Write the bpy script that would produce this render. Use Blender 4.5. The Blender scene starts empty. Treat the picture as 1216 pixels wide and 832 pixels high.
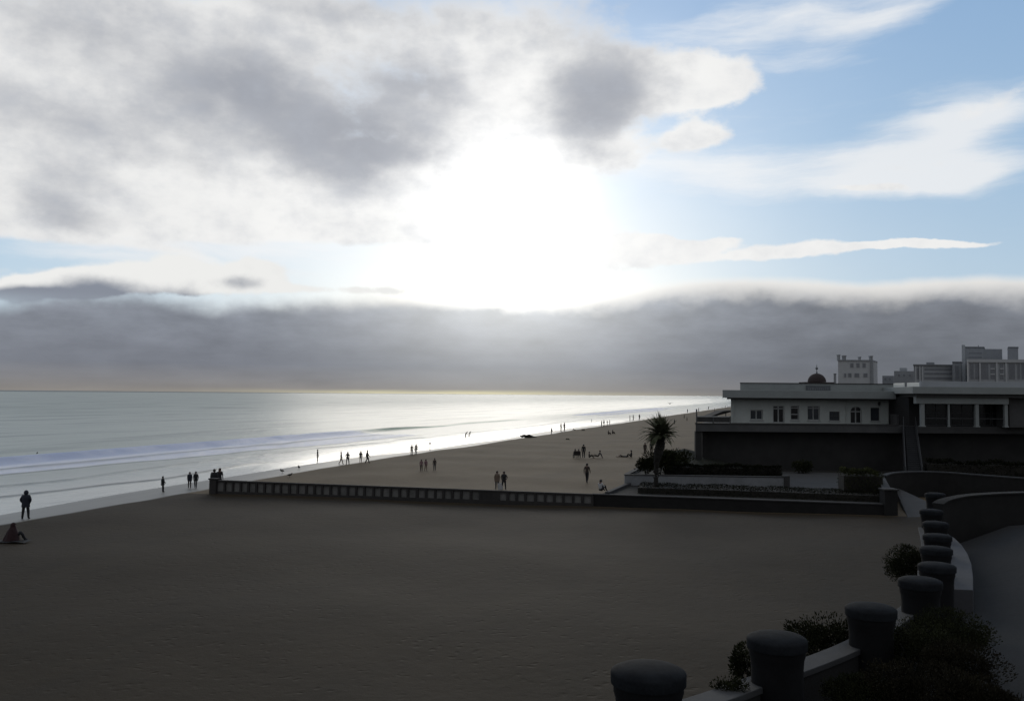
import bpy, bmesh, math, random
import numpy as np
from mathutils import Vector, Matrix, Euler

random.seed(7)
rng = np.random.default_rng(7)
scene = bpy.context.scene
COL = scene.collection
R = math.radians

# ------------------------------------------------------------------ camera
W0, H0 = 1216, 832
FPX = 1053.0                      # focal length in photo pixels (60 degrees across)
CAM_H = 8.5
PITCH = math.atan(52 / FPX)
ROLL = R(0.47)
cam_data = bpy.data.cameras.new("camera")
cam_data.sensor_fit = 'HORIZONTAL'
cam_data.sensor_width = 36.0
cam_data.lens = 36.0 * FPX / W0
cam_data.clip_start = 0.1
cam_data.clip_end = 150000
cam = bpy.data.objects.new("camera", cam_data)
COL.objects.link(cam)
CAM_M = (Matrix.Translation((0, 0, CAM_H)) @ Matrix.Rotation(math.pi / 2 + PITCH, 4, 'X')
         @ Matrix.Rotation(ROLL, 4, 'Z'))
cam.matrix_world = CAM_M
scene.camera = cam
CAM_R = CAM_M.to_3x3()


def ray(u, v):
    d = CAM_R @ Vector(((u - W0 / 2) / FPX, -(v - H0 / 2) / FPX, -1.0))
    return d.normalized()


def P(u, v, y):
    """world point seen at photo pixel (u, v) at depth y"""
    d = ray(u, v)
    k = y / d.y
    return Vector((d.x * k, y, CAM_H + d.z * k))


def PZ(u, v, z):
    """world point seen at (u, v) on the level z"""
    d = ray(u, v)
    k = (z - CAM_H) / d.z
    return Vector((d.x * k, d.y * k, z))


# ------------------------------------------------------------------ the lie of the land
SEA_Z = -2.5
S0 = (-46.0, 79.0)
TX, TY = 0.3065, 0.9519           # along the shore
NX, NY = 0.9519, -0.3065          # inland


def st(x, y):
    return NX * (x - S0[0]) + NY * (y - S0[1]), TX * (x - S0[0]) + TY * (y - S0[1])


def xy(s, t):
    return S0[0] + NX * s + TX * t, S0[1] + NY * s + TY * t


def profile(s):
    s = np.asarray(s, float)
    k = np.clip(s / 19.0, 0, 1)
    up = SEA_Z + 2.4 * (k * (2 - k)) + 0.004 * np.clip(s - 19, 0, 60)
    dn = SEA_Z + 0.05 * s
    return np.where(s > 0, up, np.maximum(dn, SEA_Z - 4))


def sand_h(x, y):
    s, t = st(x, y)
    k = np.clip((38 - t) / 50, 0, 1)
    s = s - 2.6 * k * k * (3 - 2 * k)
    s = s + 1.1 * np.sin(t * 0.045) + 0.5 * np.sin(t * 0.13 + 1)
    return profile(s)


PLAT_Z = 0.9


def ground_at(u, v, platform=False):
    """where the sight line of a pixel meets the sand"""
    d = ray(u, v)
    k = 5.0
    while k < 3000:
        x, y, z = d.x * k, d.y * k, CAM_H + d.z * k
        h = max(float(sand_h(x, y)), SEA_Z)
        if z <= h:
            return Vector((x, y, h))
        k += 0.05 if k < 300 else 0.3
    raise ValueError((u, v))


# ------------------------------------------------------------------ scene helpers
def link(o, parent=None):
    COL.objects.link(o)
    if parent is not None:
        o.parent = parent
    return o


def tag(o, label=None, cat=None, group=None, kind=None):
    if label: o["label"] = label
    if cat: o["category"] = cat
    if group: o["group"] = group
    if kind: o["kind"] = kind
    elif cat: o["kind"] = "thing"
    return o


def empty(name, loc, rz=0, label=None, cat=None, group=None):
    o = bpy.data.objects.new(name, None)
    o.empty_display_size = 0.2
    o.location = loc
    o.rotation_euler = (0, 0, rz)
    link(o)
    return tag(o, label, cat, group)


class MB:
    """collects shapes and links them as one mesh object"""

    def __init__(self):
        self.v, self.f, self.m = [], [], []

    def add(self, vs, fs, mi=0):
        b = len(self.v)
        self.v += [tuple(p) for p in vs]
        self.f += [tuple(i + b for i in f) for f in fs]
        self.m += [mi] * len(fs)
        return self

    def box(self, x0, x1, y0, y1, z0, z1, mi=0):
        vs = [(x, y, z) for z in (z0, z1) for y in (y0, y1) for x in (x0, x1)]
        return self.add(vs, [(0, 2, 3, 1), (4, 5, 7, 6), (0, 1, 5, 4), (2, 6, 7, 3), (0, 4, 6, 2), (1, 3, 7, 5)], mi)

    def bar(self, a, b, w, h, mi=0, up=(0, 0, 1)):
        a, b, up = Vector(a), Vector(b), Vector(up)
        d = (b - a).normalized()
        sx = d.cross(up)
        if sx.length < 1e-4: sx = d.cross(Vector((1, 0, 0)))
        sx.normalize()
        sz = sx.cross(d)
        vs = []
        for p in (a, b):
            for i, j in ((-1, -1), (1, -1), (1, 1), (-1, 1)):
                vs.append(p + sx * (i * w / 2) + sz * (j * h / 2))
        return self.add(vs, [(0, 1, 2, 3), (7, 6, 5, 4), (0, 4, 5, 1), (1, 5, 6, 2), (2, 6, 7, 3), (3, 7, 4, 0)], mi)

    def tube(self, pts, rad, n=8, mi=0, cap=True):
        pts = [Vector(p) for p in pts]
        if not hasattr(rad, '__len__'): rad = [rad] * len(pts)
        vs, fs = [], []
        for i, p in enumerate(pts):
            d = (pts[min(i + 1, len(pts) - 1)] - pts[max(i - 1, 0)]).normalized()
            a = d.cross(Vector((0, 0, 1)))
            if a.length < 1e-3: a = Vector((1, 0, 0))
            a.normalize(); b = d.cross(a)
            for k in range(n):
                q = 2 * math.pi * k / n
                vs.append(p + (a * math.cos(q) + b * math.sin(q)) * rad[i])
        for i in range(len(pts) - 1):
            for k in range(n):
                fs.append((i * n + k, i * n + (k + 1) % n, (i + 1) * n + (k + 1) % n, (i + 1) * n + k))
        if cap:
            fs.append(tuple(range(n - 1, -1, -1)))
            fs.append(tuple((len(pts) - 1) * n + k for k in range(n)))
        return self.add(vs, fs, mi)

    def lathe(self, prof, n=24, c=(0, 0, 0), mi=0):
        vs, fs = [], []
        for r, z in prof:
            for k in range(n):
                q = 2 * math.pi * k / n
                vs.append((c[0] + r * math.cos(q), c[1] + r * math.sin(q), c[2] + z))
        m = len(prof)
        for i in range(m - 1):
            for k in range(n):
                fs.append((i * n + k, i * n + (k + 1) % n, (i + 1) * n + (k + 1) % n, (i + 1) * n + k))
        if prof[0][0] > 1e-4: fs.append(tuple(range(n - 1, -1, -1)))
        if prof[-1][0] > 1e-4: fs.append(tuple((m - 1) * n + k for k in range(n)))
        return self.add(vs, fs, mi)

    def strip(self, A, B, z0, z1, mi=0, zs=None):
        """a solid band between two polylines A and B (xy), from z0 to z1 (numbers or per-point lists)"""
        n = len(A)
        g = lambda z, i: z[i] if hasattr(z, '__len__') else z
        vs = []
        for i in range(n):
            vs += [(A[i][0], A[i][1], g(z0, i)), (B[i][0], B[i][1], g(z0, i)),
                   (B[i][0], B[i][1], g(z1, i)), (A[i][0], A[i][1], g(z1, i))]
        fs = []
        for i in range(n - 1):
            a, b = 4 * i, 4 * i + 4
            for k in range(4):
                fs.append((a + k, a + (k + 1) % 4, b + (k + 1) % 4, b + k))
        fs.append((3, 2, 1, 0)); e = 4 * (n - 1)
        fs.append((e, e + 1, e + 2, e + 3))
        return self.add(vs, fs, mi)

    def prism(self, outline, y0, y1, mi=0):
        """outline [(x,z)] pushed from y0 to y1"""
        n = len(outline)
        vs = [(x, y0, z) for x, z in outline] + [(x, y1, z) for x, z in outline]
        fs = [tuple(range(n)), tuple(range(2 * n - 1, n - 1, -1))]
        for k in range(n):
            fs.append((k, (k + 1) % n + 0, (k + 1) % n + n, k + n)[::-1])
        return self.add(vs, fs, mi)

    def poly(self, outline, z0, z1, mi=0):
        n = len(outline)
        g = lambda z, i: z[i] if hasattr(z, '__len__') else z
        vs = [(p[0], p[1], g(z0, i)) for i, p in enumerate(outline)] + [(p[0], p[1], g(z1, i)) for i, p in enumerate(outline)]
        fs = [tuple(range(n))[::-1], tuple(range(n, 2 * n))] + [(k, (k + 1) % n, (k + 1) % n + n, k + n) for k in range(n)]
        return self.add(vs, fs, mi)

    def build(self, name, mats, parent=None, smooth=False, bevel=0, origin=None):
        me = bpy.data.meshes.new(name)
        vs = self.v
        if origin is not None:
            vs = [(p[0] - origin[0], p[1] - origin[1], p[2] - origin[2]) for p in vs]
        me.from_pydata(vs, [], self.f)
        for m in (mats if isinstance(mats, (list, tuple)) else [mats]): me.materials.append(m)
        me.polygons.foreach_set("material_index", self.m)
        bm = bmesh.new(); bm.from_mesh(me)
        bmesh.ops.recalc_face_normals(bm, faces=bm.faces)
        bm.to_mesh(me); bm.free()
        if smooth:
            me.polygons.foreach_set("use_smooth", [True] * len(me.polygons))
            try: me.set_sharp_from_angle(angle=R(40))
            except Exception: pass
        o = bpy.data.objects.new(name, me)
        link(o, parent)
        if origin is not None: o.location = origin
        if bevel:
            b = o.modifiers.new("edge", 'BEVEL'); b.width = bevel; b.segments = 2; b.limit_method = 'ANGLE'
        return o


# ------------------------------------------------------------------ node helpers
class NT:
    def __init__(self, tree):
        self.t = tree; self.n = tree.nodes; self.l = tree.links

    def node(self, typ, **kw):
        o = self.n.new(typ)
        for k, v in kw.items(): setattr(o, k, v)
        return o

    def put(self, sock, val):
        if hasattr(val, 'is_output'): self.l.new(val, sock)
        elif isinstance(val, (int, float)):
            try: sock.default_value = val
            except TypeError: sock.default_value = (val,) * len(sock.default_value)
        else:
            v = tuple(val)
            n = len(sock.default_value)
            sock.default_value = (v + (1.0,))[:n] if len(v) < n else v[:n]

    def math(self, op, a, b=None, c=None, clamp=False):
        o = self.node('ShaderNodeMath', operation=op, use_clamp=clamp)
        for s, x in zip(o.inputs, (a, b, c)):
            if x is not None: self.put(s, x)
        return o.outputs[0]

    def vmath(self, op, a, b=None, scale=None):
        o = self.node('ShaderNodeVectorMath', operation=op)
        self.put(o.inputs[0], a)
        if b is not None: self.put(o.inputs[1], b)
        if scale is not None: self.put(o.inputs[3], scale)
        return o.outputs['Value' if op in ('LENGTH', 'DOT_PRODUCT') else 'Vector']

    def smooth(self, x, a, b, lo=0.0, hi=1.0, kind='SMOOTHSTEP'):
        o = self.node('ShaderNodeMapRange', interpolation_type=kind, clamp=True)
        for s, q in zip(o.inputs[:5], (x, a, b, lo, hi)): self.put(s, q)
        return o.outputs[0]

    def mix(self, f, a, b, blend='MIX'):
        o = self.node('ShaderNodeMix', data_type='RGBA', blend_type=blend)
        self.put(o.inputs['Factor'], f) if False else self.put(o.inputs[0], f)
        self.put(o.inputs[6], a); self.put(o.inputs[7], b)
        return o.outputs[2]

    def noise(self, vec, scale, detail=4, rough=0.5, dist=0.0, out=0, lac=2.0):
        o = self.node('ShaderNodeTexNoise')
        self.put(o.inputs['Vector'], vec)
        self.put(o.inputs['Scale'], scale); self.put(o.inputs['Detail'], detail)
        self.put(o.inputs['Roughness'], rough); self.put(o.inputs['Distortion'], dist)
        self.put(o.inputs['Lacunarity'], lac)
        return o.outputs[out]

    def xyz(self, x=0.0, y=0.0, z=0.0):
        o = self.node('ShaderNodeCombineXYZ')
        for s, q in zip(o.inputs, (x, y, z)): self.put(s, q)
        return o.outputs[0]

    def sep(self, v):
        o = self.node('ShaderNodeSeparateXYZ'); self.put(o.inputs[0], v)
        return o.outputs

    def ramp(self, f, stops, interp='LINEAR'):
        o = self.node('ShaderNodeValToRGB'); o.color_ramp.interpolation = interp
        e = o.color_ramp.elements
        while len(e) < len(stops): e.new(0.5)
        for i, (p, c) in enumerate(stops):
            e[i].position = p; e[i].color = tuple(c) + (1,) if len(c) == 3 else c
        self.put(o.inputs[0], f)
        return o.outputs[0]

    def curve(self, x, pts):
        o = self.node('ShaderNodeFloatCurve')
        c = o.mapping.curves[0]
        o.mapping.use_clip = False
        while len(c.points) < len(pts): c.points.new(0.5, 0.5)
        for p, (a, b) in zip(c.points, pts): p.location = (a, b)
        o.mapping.update()
        self.put(o.inputs['Value'], x)
        return o.outputs[0]


def lin(r, g, b):
    f = lambda c: c / 12.92 if c <= 0.04045 else ((c + 0.055) / 1.055) ** 2.4
    return (f(r / 255), f(g / 255), f(b / 255))
# ------------------------------------------------------------------ sky: Nishita daylight with clouds by direction
SUN_EL, SUN_AZ = R(11.3), R(-0.4)


def azel(u, v):
    d = ray(u, v)
    return math.atan2(d.x, d.y) * 1000, math.asin(d.z) * 1000


def build_sky():
    w = bpy.data.worlds.new("World"); scene.world = w; w.use_nodes = True
    t = NT(w.node_tree); t.n.clear()
    out = t.node('ShaderNodeOutputWorld'); bg = t.node('ShaderNodeBackground')
    bg.inputs['Strength'].default_value = 0.1
    t.l.new(bg.outputs[0], out.inputs[0])
    sky = t.node('ShaderNodeTexSky', sky_type='NISHITA', sun_disc=False)
    sky.sun_elevation = SUN_EL; sky.sun_rotation = SUN_AZ
    sky.altitude = 10; sky.air_density = 1.0; sky.dust_density = 1.5; sky.ozone_density = 1.5
    d = t.vmath('NORMALIZE', t.node('ShaderNodeTexCoord').outputs['Generated'])
    dx, dy, dz = t.sep(d)
    A = t.math('MULTIPLY', t.math('ARCTAN2', dx, dy), 1000)
    E = t.math('MULTIPLY', t.math('ARCSINE', dz), 1000)
    AE = t.xyz(A, E, 0)
    # turbulence that tears the outlines of the clouds
    wn = t.noise(t.xyz(t.math('MULTIPLY', A, 1 / 150), t.math('MULTIPLY', E, 1 / 100), 3.3), 1.0, 6, 0.55, out=1)
    warp = t.vmath('MULTIPLY', t.vmath('SUBTRACT', wn, (0.5, 0.5, 0.5)), (120, 80, 0))
    Q = t.vmath('ADD', AE, warp)
    Qs = t.vmath('ADD', AE, t.vmath('SCALE', warp, scale=0.45))
    qx, qy, _ = t.sep(Q)

    def blob(u, v, ru, rv, ang=0, wgt=1.0, inner=0.0, coord=None):
        a, e = azel(u, v); a1, _e = azel(u + 4, v); _a, e1 = azel(u, v - 4)
        m = t.node('ShaderNodeMapping', vector_type='TEXTURE')
        t.put(m.inputs[0], Q if coord is None else coord)
        m.inputs['Location'].default_value = (a, e, 0)
        m.inputs['Rotation'].default_value = (0, 0, R(ang))
        m.inputs['Scale'].default_value = (ru * (a1 - a) / 4, rv * (e1 - e) / 4, 1)
        return t.smooth(t.vmath('LENGTH', m.outputs[0]), 1.0, inner, 0, wgt)

    def total(lst, coord=None, base=None):
        acc = base
        for b in lst:
            x = blob(*b, coord=coord)
            acc = x if acc is None else t.math('ADD', acc, x)
        return acc

    fb = t.noise(t.xyz(t.math('MULTIPLY', A, 1 / 110), t.math('MULTIPLY', E, 1 / 60), 0.0), 1.0, 7, 0.56)
    fb0 = t.math('SUBTRACT', fb, 0.5)
    big = t.math('SUBTRACT', t.noise(t.xyz(t.math('MULTIPLY', A, 1 / 240), t.math('MULTIPLY', E, 1 / 110), 4.0), 1.0, 5, 0.55), 0.5)
    fine = t.math('SUBTRACT', t.noise(t.xyz(t.math('MULTIPLY', A, 1 / 42), t.math('MULTIPLY', E, 1 / 30), 8.0), 1.0, 6, 0.6), 0.5)
    # wispy noise stretched along the wind (rising to the right)
    ww = t.node('ShaderNodeMapping'); t.put(ww.inputs[0], Qs)
    ww.inputs['Rotation'].default_value = (0, 0, R(-14)); ww.inputs['Scale'].default_value = (1 / 170, 1 / 26, 1)
    wisp = t.math('SUBTRACT', t.noise(ww.outputs[0], 1.0, 6, 0.6), 0.5)

    # ---- clear sky
    grad = t.ramp(t.math('DIVIDE', E, 460), [(0.0, lin(200, 218, 230)), (0.25, lin(182, 208, 230)), (0.55, lin(162, 195, 227)), (1.0, lin(136, 174, 217))])
    grad10 = t.vmath('SCALE', grad, scale=10)
    col = t.mix(0.12, grad10, sky.outputs[0])
    col = t.mix(t.smooth(A, 150, 520, 0, 0.35), col, t.vmath('SCALE', grad10, scale=0.8))
    # ---- high thin veil
    veil = total([(1100, 165, 210, 72, 14, 1.0), (1170, 135, 130, 40, 20, .6), (1130, 205, 190, 34, 5, .75),
                  (930, 210, 350, 46, -2, .85), (900, 36, 360, 80, 10, .8), (1060, 15, 190, 40, 14, .5), (960, 120, 300, 60, 8, .25), (1180, 210, 160, 60, 0, .35),
                  (820, 195, 220, 40, 0, .5),
                  (300, 250, 460, 130, 0, .9), (150, 300, 420, 50, 0, .5)], coord=Qs)
    va = t.smooth(t.math('ADD', veil, t.math('MULTIPLY', wisp, 1.5)), 0.18, 1.25, 0, 0.88)
    col = t.mix(va, col, tuple(10 * c for c in lin(236, 238, 240)))
    # ---- main cloud cover
    cov = total([(150, 130, 660, 300, 0, 1.6), (160, 235, 520, 120, 0, .8), (420, 20, 260, 80, 0, .6), (640, 90, 230, 170, 0, 1.15), (770, 98, 150, 66, 0, .9), (845, 98, 108, 56, 0, .8),
                 (838, 162, 66, 38, 0, .9), (560, 235, 260, 150, 0, 1.0), (745, 180, 115, 50, 0, .65),
                 (735, 302, 110, 34, 0, 1.0), (800, 301, 110, 24, 0, .8), (852, 285, 75, 13, 4, .9), (770, 286, 70, 12, 3, .7), (895, 302, 90, 20, 0, .9), (968, 298, 75, 17, 0, 1.0), (1040, 297, 70, 9, 0, .7), (1065, 291, 75, 11, 2, .9), (1110, 289, 60, 13, 3, .9), (1160, 285, 60, 9, 0, .8),
                 (1030, 223, 120, 8, 0, .9), (1165, 125, 120, 30, 16, .65), (1110, 193, 150, 22, 6, .42),
                 (405, 302, 200, 22, 0, -1.8), (60, 304, 230, 22, 0, -1.7), (270, 296, 160, 10, 0, -.6), (960, 255, 260, 36, 0, -.9)], coord=Qs)
    ca = t.smooth(t.math('ADD', cov, t.math('ADD', t.math('MULTIPLY', fb0, 1.1), t.math('MULTIPLY', fine, 0.95))), t.smooth(A, 60, 200, 0.20, 0.34), t.smooth(A, 60, 200, 1.0, 0.72))
    shd = total([(820, 300, 330, 60, 0, -.9), (860, 110, 110, 80, 0, -.45), (1100, 160, 240, 90, 0, -.3), (330, 25, 480, 80, 0, .32), (420, 185, 230, 60, 0, .35), (100, 130, 180, 60, -10, .25), (395, 142, 280, 118, 0, 1.0), (520, 95, 140, 70, -12, .55), (300, 110, 120, 60, 0, .25), (470, 165, 130, 60, 0, .3),
                 (130, 40, 280, 80, -12, .7), (50, 150, 190, 75, 0, .55), (190, 130, 130, 70, -20, .35), (210, 195, 150, 32, -18, .45),
                 (70, 215, 140, 50, 0, .35), (95, 262, 110, 30, -12, .6), (716, 112, 125, 125, 20, 1.05), (640, 30, 90, 40, 0, .3), (690, 160, 80, 50, 0, .35),
                 (420, 10, 260, 40, 0, .35), (770, 8, 150, 26, 0, .35),
                 (1120, 208, 160, 22, 4, .22)])
    shade = t.smooth(t.math('ADD', t.math('ADD', shd, t.math('MULTIPLY', big, 0.8)), t.math('ADD', t.math('MULTIPLY', fb0, 1.05), t.math('MULTIPLY', fine, 0.6))), -0.18, 1.30)
    white = tuple(10 * c for c in lin(238, 238, 237))
    grey = tuple(10 * c for c in lin(158, 162, 171))
    ccol = t.mix(shade, white, grey)
    ccol = t.mix(t.smooth(t.math('ADD', fine, t.math('MULTIPLY', fb0, .6)), -0.15, 0.4, 0, 0.4), ccol, tuple(10 * c for c in lin(190, 195, 204)))
    col = t.mix(ca, col, ccol)
    # ---- sun glare behind the cloud
    sa, se = azel(603, 250)
    da = t.math('SUBTRACT', A, sa); de = t.math('SUBTRACT', E, se)
    r = t.math('SQRT', t.math('ADD', t.math('POWER', t.math('ABSOLUTE', da), 2), t.math('POWER', t.math('MULTIPLY', t.math('ABSOLUTE', de), 1.08), 2)))
    r0 = r
    r = t.math('MULTIPLY', r, t.math('ADD', 1.0, t.math('ADD', t.math('MULTIPLY', fb0, 0.75), t.math('MULTIPLY', big, 0.5))))
    glow = t.math('ADD', t.math('MULTIPLY', t.math('EXPONENT', t.math('MULTIPLY', t.math('POWER', t.math('DIVIDE', r, 64), 2), -1)), 4.0),
                  t.math('MULTIPLY', t.math('EXPONENT', t.math('DIVIDE', r, -120)), 3.4))
    glow = t.math('ADD', glow, t.math('MULTIPLY', t.math('EXPONENT', t.math('MULTIPLY', t.math('POWER', t.math('DIVIDE', t.math('SQRT', t.math('ADD', t.math('POWER', t.math('ABSOLUTE', t.math('ADD', da, 40)), 2), t.math('POWER', t.math('MULTIPLY', t.math('ABSOLUTE', de), 1.5), 2))), 200), 2), -1)), 1.0))
    hot = t.math('MULTIPLY', t.math('EXPONENT', t.math('MULTIPLY', t.math('POWER', t.math('DIVIDE', r0, 46), 2), -1)), 16)
    gl = t.math('ADD', glow, hot)
    glc = t.vmath('SCALE', (1.0, 0.985, 0.95), scale=t.math('MULTIPLY', gl, t.math('SUBTRACT', 1.0, t.math('MULTIPLY', t.math('MULTIPLY', shade, ca), 0.62))))
    col = t.vmath('ADD', col, glc)
    # ---- the low bank over the horizon
    top = t.curve(t.math('MULTIPLY_ADD', A, 1 / 1100, 0.5),
                  [((azel(u, v)[0]) / 1100 + 0.5, azel(u, v)[1] / 400) for u, v in
                   [(-200, 350), (20, 346), (60, 340), (110, 337), (165, 338), (210, 344), (250, 350), (290, 350), (325, 350), (360, 350), (410, 348), (460, 346), (530, 352),
                    (600, 355), (660, 357), (740, 345), (820, 330), (900, 327), (960, 330), (1040, 333), (1130, 326), (1216, 325), (1400, 330)]])
    lump = t.noise(t.xyz(t.math('MULTIPLY', A, 1 / 48), t.math('MULTIPLY', E, 1 / 34), 5.0), 1.0, 6, 0.55)
    lumpsize = t.smooth(A, -180, 60, 24, 9)
    dep = t.math('SUBTRACT', t.math('ADD', t.math('MULTIPLY', top, 400), t.math('MULTIPLY', t.math('SUBTRACT', lump, 0.5), lumpsize)), E)
    ba = t.smooth(dep, -2.0, t.smooth(A, -190, -60, 26, 10))
    bodyc = t.ramp(t.math('DIVIDE', E, 140), [(0.0, lin(140, 136, 132)), (0.10, lin(131, 131, 134)), (0.22, lin(122, 126, 135)), (0.55, lin(132, 137, 147)), (0.85, lin(146, 152, 162)), (1.0, lin(160, 165, 174))])
    body = t.vmath('SCALE', bodyc, scale=10)
    body = t.mix(t.smooth(A, 90, 400, 0, 0.85), body, t.vmath('SCALE', t.ramp(t.math('DIVIDE', E, 140), [(0, lin(102, 105, 112)), (.3, lin(106, 110, 117)), (.7, lin(122, 126, 134)), (1, lin(158, 164, 173))]), scale=10))
    bn = t.noise(t.xyz(t.math('MULTIPLY', A, 1 / 150), t.math('MULTIPLY', E, 1 / 16), 2.0), 1.0, 5, 0.5)
    bn2 = t.noise(t.xyz(t.math('MULTIPLY', A, 1 / 70), t.math('MULTIPLY', E, 1 / 30), 7.0), 1.0, 5, 0.55)
    body = t.vmath('SCALE', body, scale=t.math('ADD', t.math('MULTIPLY_ADD', bn, 0.30, 0.85), t.math('MULTIPLY', t.math('SUBTRACT', bn2, 0.5), t.smooth(E, 10, 90, 0.3, 1.0))))
    rimw = t.math('MULTIPLY_ADD', lump, 55, -9)
    rim = t.smooth(dep, t.math('ADD', rimw, t.smooth(A, 80, 220, 4, 17)), 0)
    body = t.mix(t.math('MULTIPLY', rim, t.smooth(A, -230, -90, 0.0, 0.95)), body, tuple(10 * c for c in lin(240, 238, 234)))
    rimsoft = None
    # sunlight soaking through the bank and the bright gap at the horizon
    soak = t.math('MULTIPLY', t.math('EXPONENT', t.math('MULTIPLY', t.math('POWER', t.math('DIVIDE', t.math('ABSOLUTE', da), 165), 2), -1)),
                  t.smooth(E, -10, 125, 0.9, 5.0, kind='SMOOTHSTEP'))
    soak = t.math('ADD', soak, t.math('MULTIPLY', t.math('EXPONENT', t.math('MULTIPLY', t.math('POWER', t.math('DIVIDE', r0, 74), 2), -1)), 8))
    body = t.vmath('ADD', body, t.vmath('SCALE', (1.0, 0.995, 0.93), scale=soak))
    gap = t.math('MULTIPLY', t.smooth(t.math('ADD', E, t.math('MULTIPLY', bn, 6)), 8.5, 2.5), t.math('EXPONENT', t.math('MULTIPLY', t.math('POWER', t.math('DIVIDE', t.math('ABSOLUTE', t.math('ADD', A, 70)), 165), 2), -1)))
    body = t.mix(t.math('MULTIPLY', gap, 0.8), body, tuple(10 * c for c in lin(240, 232, 190)))
    # the heaped tops standing along the left of the bank
    pw = t.noise(t.xyz(t.math('MULTIPLY', A, 1 / 30), t.math('MULTIPLY', E, 1 / 24), 11.0), 1.0, 6, 0.55)
    pf = total([(212, 324, 66, 38, 0, 1.4), (150, 330, 74, 32, 0, 1.3), (300, 328, 62, 36, 0, 1.4), (90, 333, 60, 30, 0, 1.1), (245, 334, 60, 28, 0, 1.1), (80, 340, 90, 26, 0, 1.1), (15, 344, 70, 30, 0, 1.1), (355, 343, 50, 12, 0, .8), (440, 345, 90, 10, 0, .8)], coord=AE)
    pa = t.smooth(t.math('ADD', pf, t.math('MULTIPLY', t.math('SUBTRACT', pw, 0.5), 1.1)), 0.30, 0.72)
    ps = total([(205, 358, 90, 32, 0, .9), (112, 343, 78, 26, 0, 1.25), (285, 336, 50, 15, 0, .8), (40, 352, 70, 22, 0, .8), (60, 356, 130, 24, 0, 1.0), (340, 362, 150, 18, 0, .9), (15, 358, 100, 24, 0, .9), (200, 366, 300, 22, 0, 1.0)], coord=AE)
    pshade = t.smooth(t.math('ADD', ps, t.math('MULTIPLY', t.math('SUBTRACT', pw, 0.5), 0.9)), 0.05, 1.25)
    pcol = t.mix(pshade, tuple(10 * c for c in lin(238, 238, 236)), tuple(10 * c for c in lin(136, 142, 154)))
    fade = t.smooth(E, azel(200, 385)[1], azel(200, 350)[1])
    col = t.mix(ba, col, body)
    col = t.mix(t.math('MULTIPLY', pa, fade), col, pcol)
    # ---- away from the picture: unseen overcast overhead and behind, shaped to light walls and foam
    gn = t.noise(d, 3.0, 5, 0.55)
    rear = t.vmath('SCALE', t.mix(gn, lin(92, 95, 100), lin(128, 131, 136)), scale=t.math('MULTIPLY', t.smooth(E, 750, 60, REAR_TOP * 10, REAR_LOW * 10), 1.0))
    away = t.math('MAXIMUM', t.smooth(t.math('ABSOLUTE', A), 620, 1250), t.smooth(E, 470, 800))
    col = t.mix(away, col, rear)
    # below the horizon
    col = t.mix(t.smooth(E, -2, -12), col, (0.35, 0.36, 0.36))
    t.l.new(col, bg.inputs['Color'])
    try:
        w.cycles.sampling_method = 'MANUAL'; w.cycles.sample_map_resolution = 1024
    except Exception: pass


REAR_TOP, REAR_LOW = 1.85, 1.6
build_sky()
sun_d = bpy.data.lights.new("sun", 'SUN')
sun_d.energy = 0.5; sun_d.angle = R(28); sun_d.specular_factor = 0.25; sun_d.color = (1.0, 0.93, 0.82)
sun = link(bpy.data.objects.new("sun", sun_d))
sun.rotation_euler = (math.pi / 2 - SUN_EL, 0, math.pi - SUN_AZ)
scene.view_settings.view_transform = 'Standard'
scene.view_settings.look = 'None'
scene.view_settings.exposure = 0
scene.view_settings.gamma = 1
scene.cycles.use_denoising = True
scene.cycles.max_bounces = 6
scene.cycles.caustics_reflective = False
scene.cycles.caustics_refractive = False
# ------------------------------------------------------------------ materials
def material(name, build):
    m = bpy.data.materials.new(name); m.use_nodes = True
    t = NT(m.node_tree)
    b = t.n['Principled BSDF']
    build(t, b)
    return m


def bump(t, b, h, strength=0.3, dist=0.05):
    o = t.node('ShaderNodeBump'); o.inputs['Strength'].default_value = strength; o.inputs['Distance'].default_value = dist
    t.put(o.inputs['Height'], h); t.l.new(o.outputs[0], b.inputs['Normal'])


def plain(name, col, rough=0.7, var=0.25, scale=3.0, bmp=0.0, spec=0.5, metal=0.0, bscale=40):
    def f(t, b):
        co = t.node('ShaderNodeNewGeometry').outputs['Position']
        n = t.noise(co, scale, 6, 0.6)
        n2 = t.noise(co, scale * 9, 3, 0.5)
        k = t.math('ADD', t.math('MULTIPLY', n, 0.7), t.math('MULTIPLY', n2, 0.3))
        c = t.mix(t.smooth(k, 0.25, 0.75), tuple(x * (1 - var) for x in col), tuple(x * (1 + var) for x in col))
        t.put(b.inputs['Base Color'], c)
        t.put(b.inputs['Roughness'], t.math('MULTIPLY_ADD', n2, 0.2, rough - 0.1))
        b.inputs['Specular IOR Level'].default_value = spec
        b.inputs['Metallic'].default_value = metal
        if bmp: bump(t, b, t.noise(co, bscale, 5, 0.6), bmp, 0.02)
    return material(name, f)


def shore_coords(t):
    """s inland from the waterline, u along it, from world position"""
    pos = t.node('ShaderNodeNewGeometry').outputs['Position']
    x, y, z = t.sep(pos)
    xr = t.math('SUBTRACT', x, S0[0]); yr = t.math('SUBTRACT', y, S0[1])
    s = t.math('ADD', t.math('MULTIPLY', xr, NX), t.math('MULTIPLY', yr, NY))
    u = t.math('ADD', t.math('MULTIPLY', xr, TX), t.math('MULTIPLY', yr, TY))
    return pos, s, u


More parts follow.
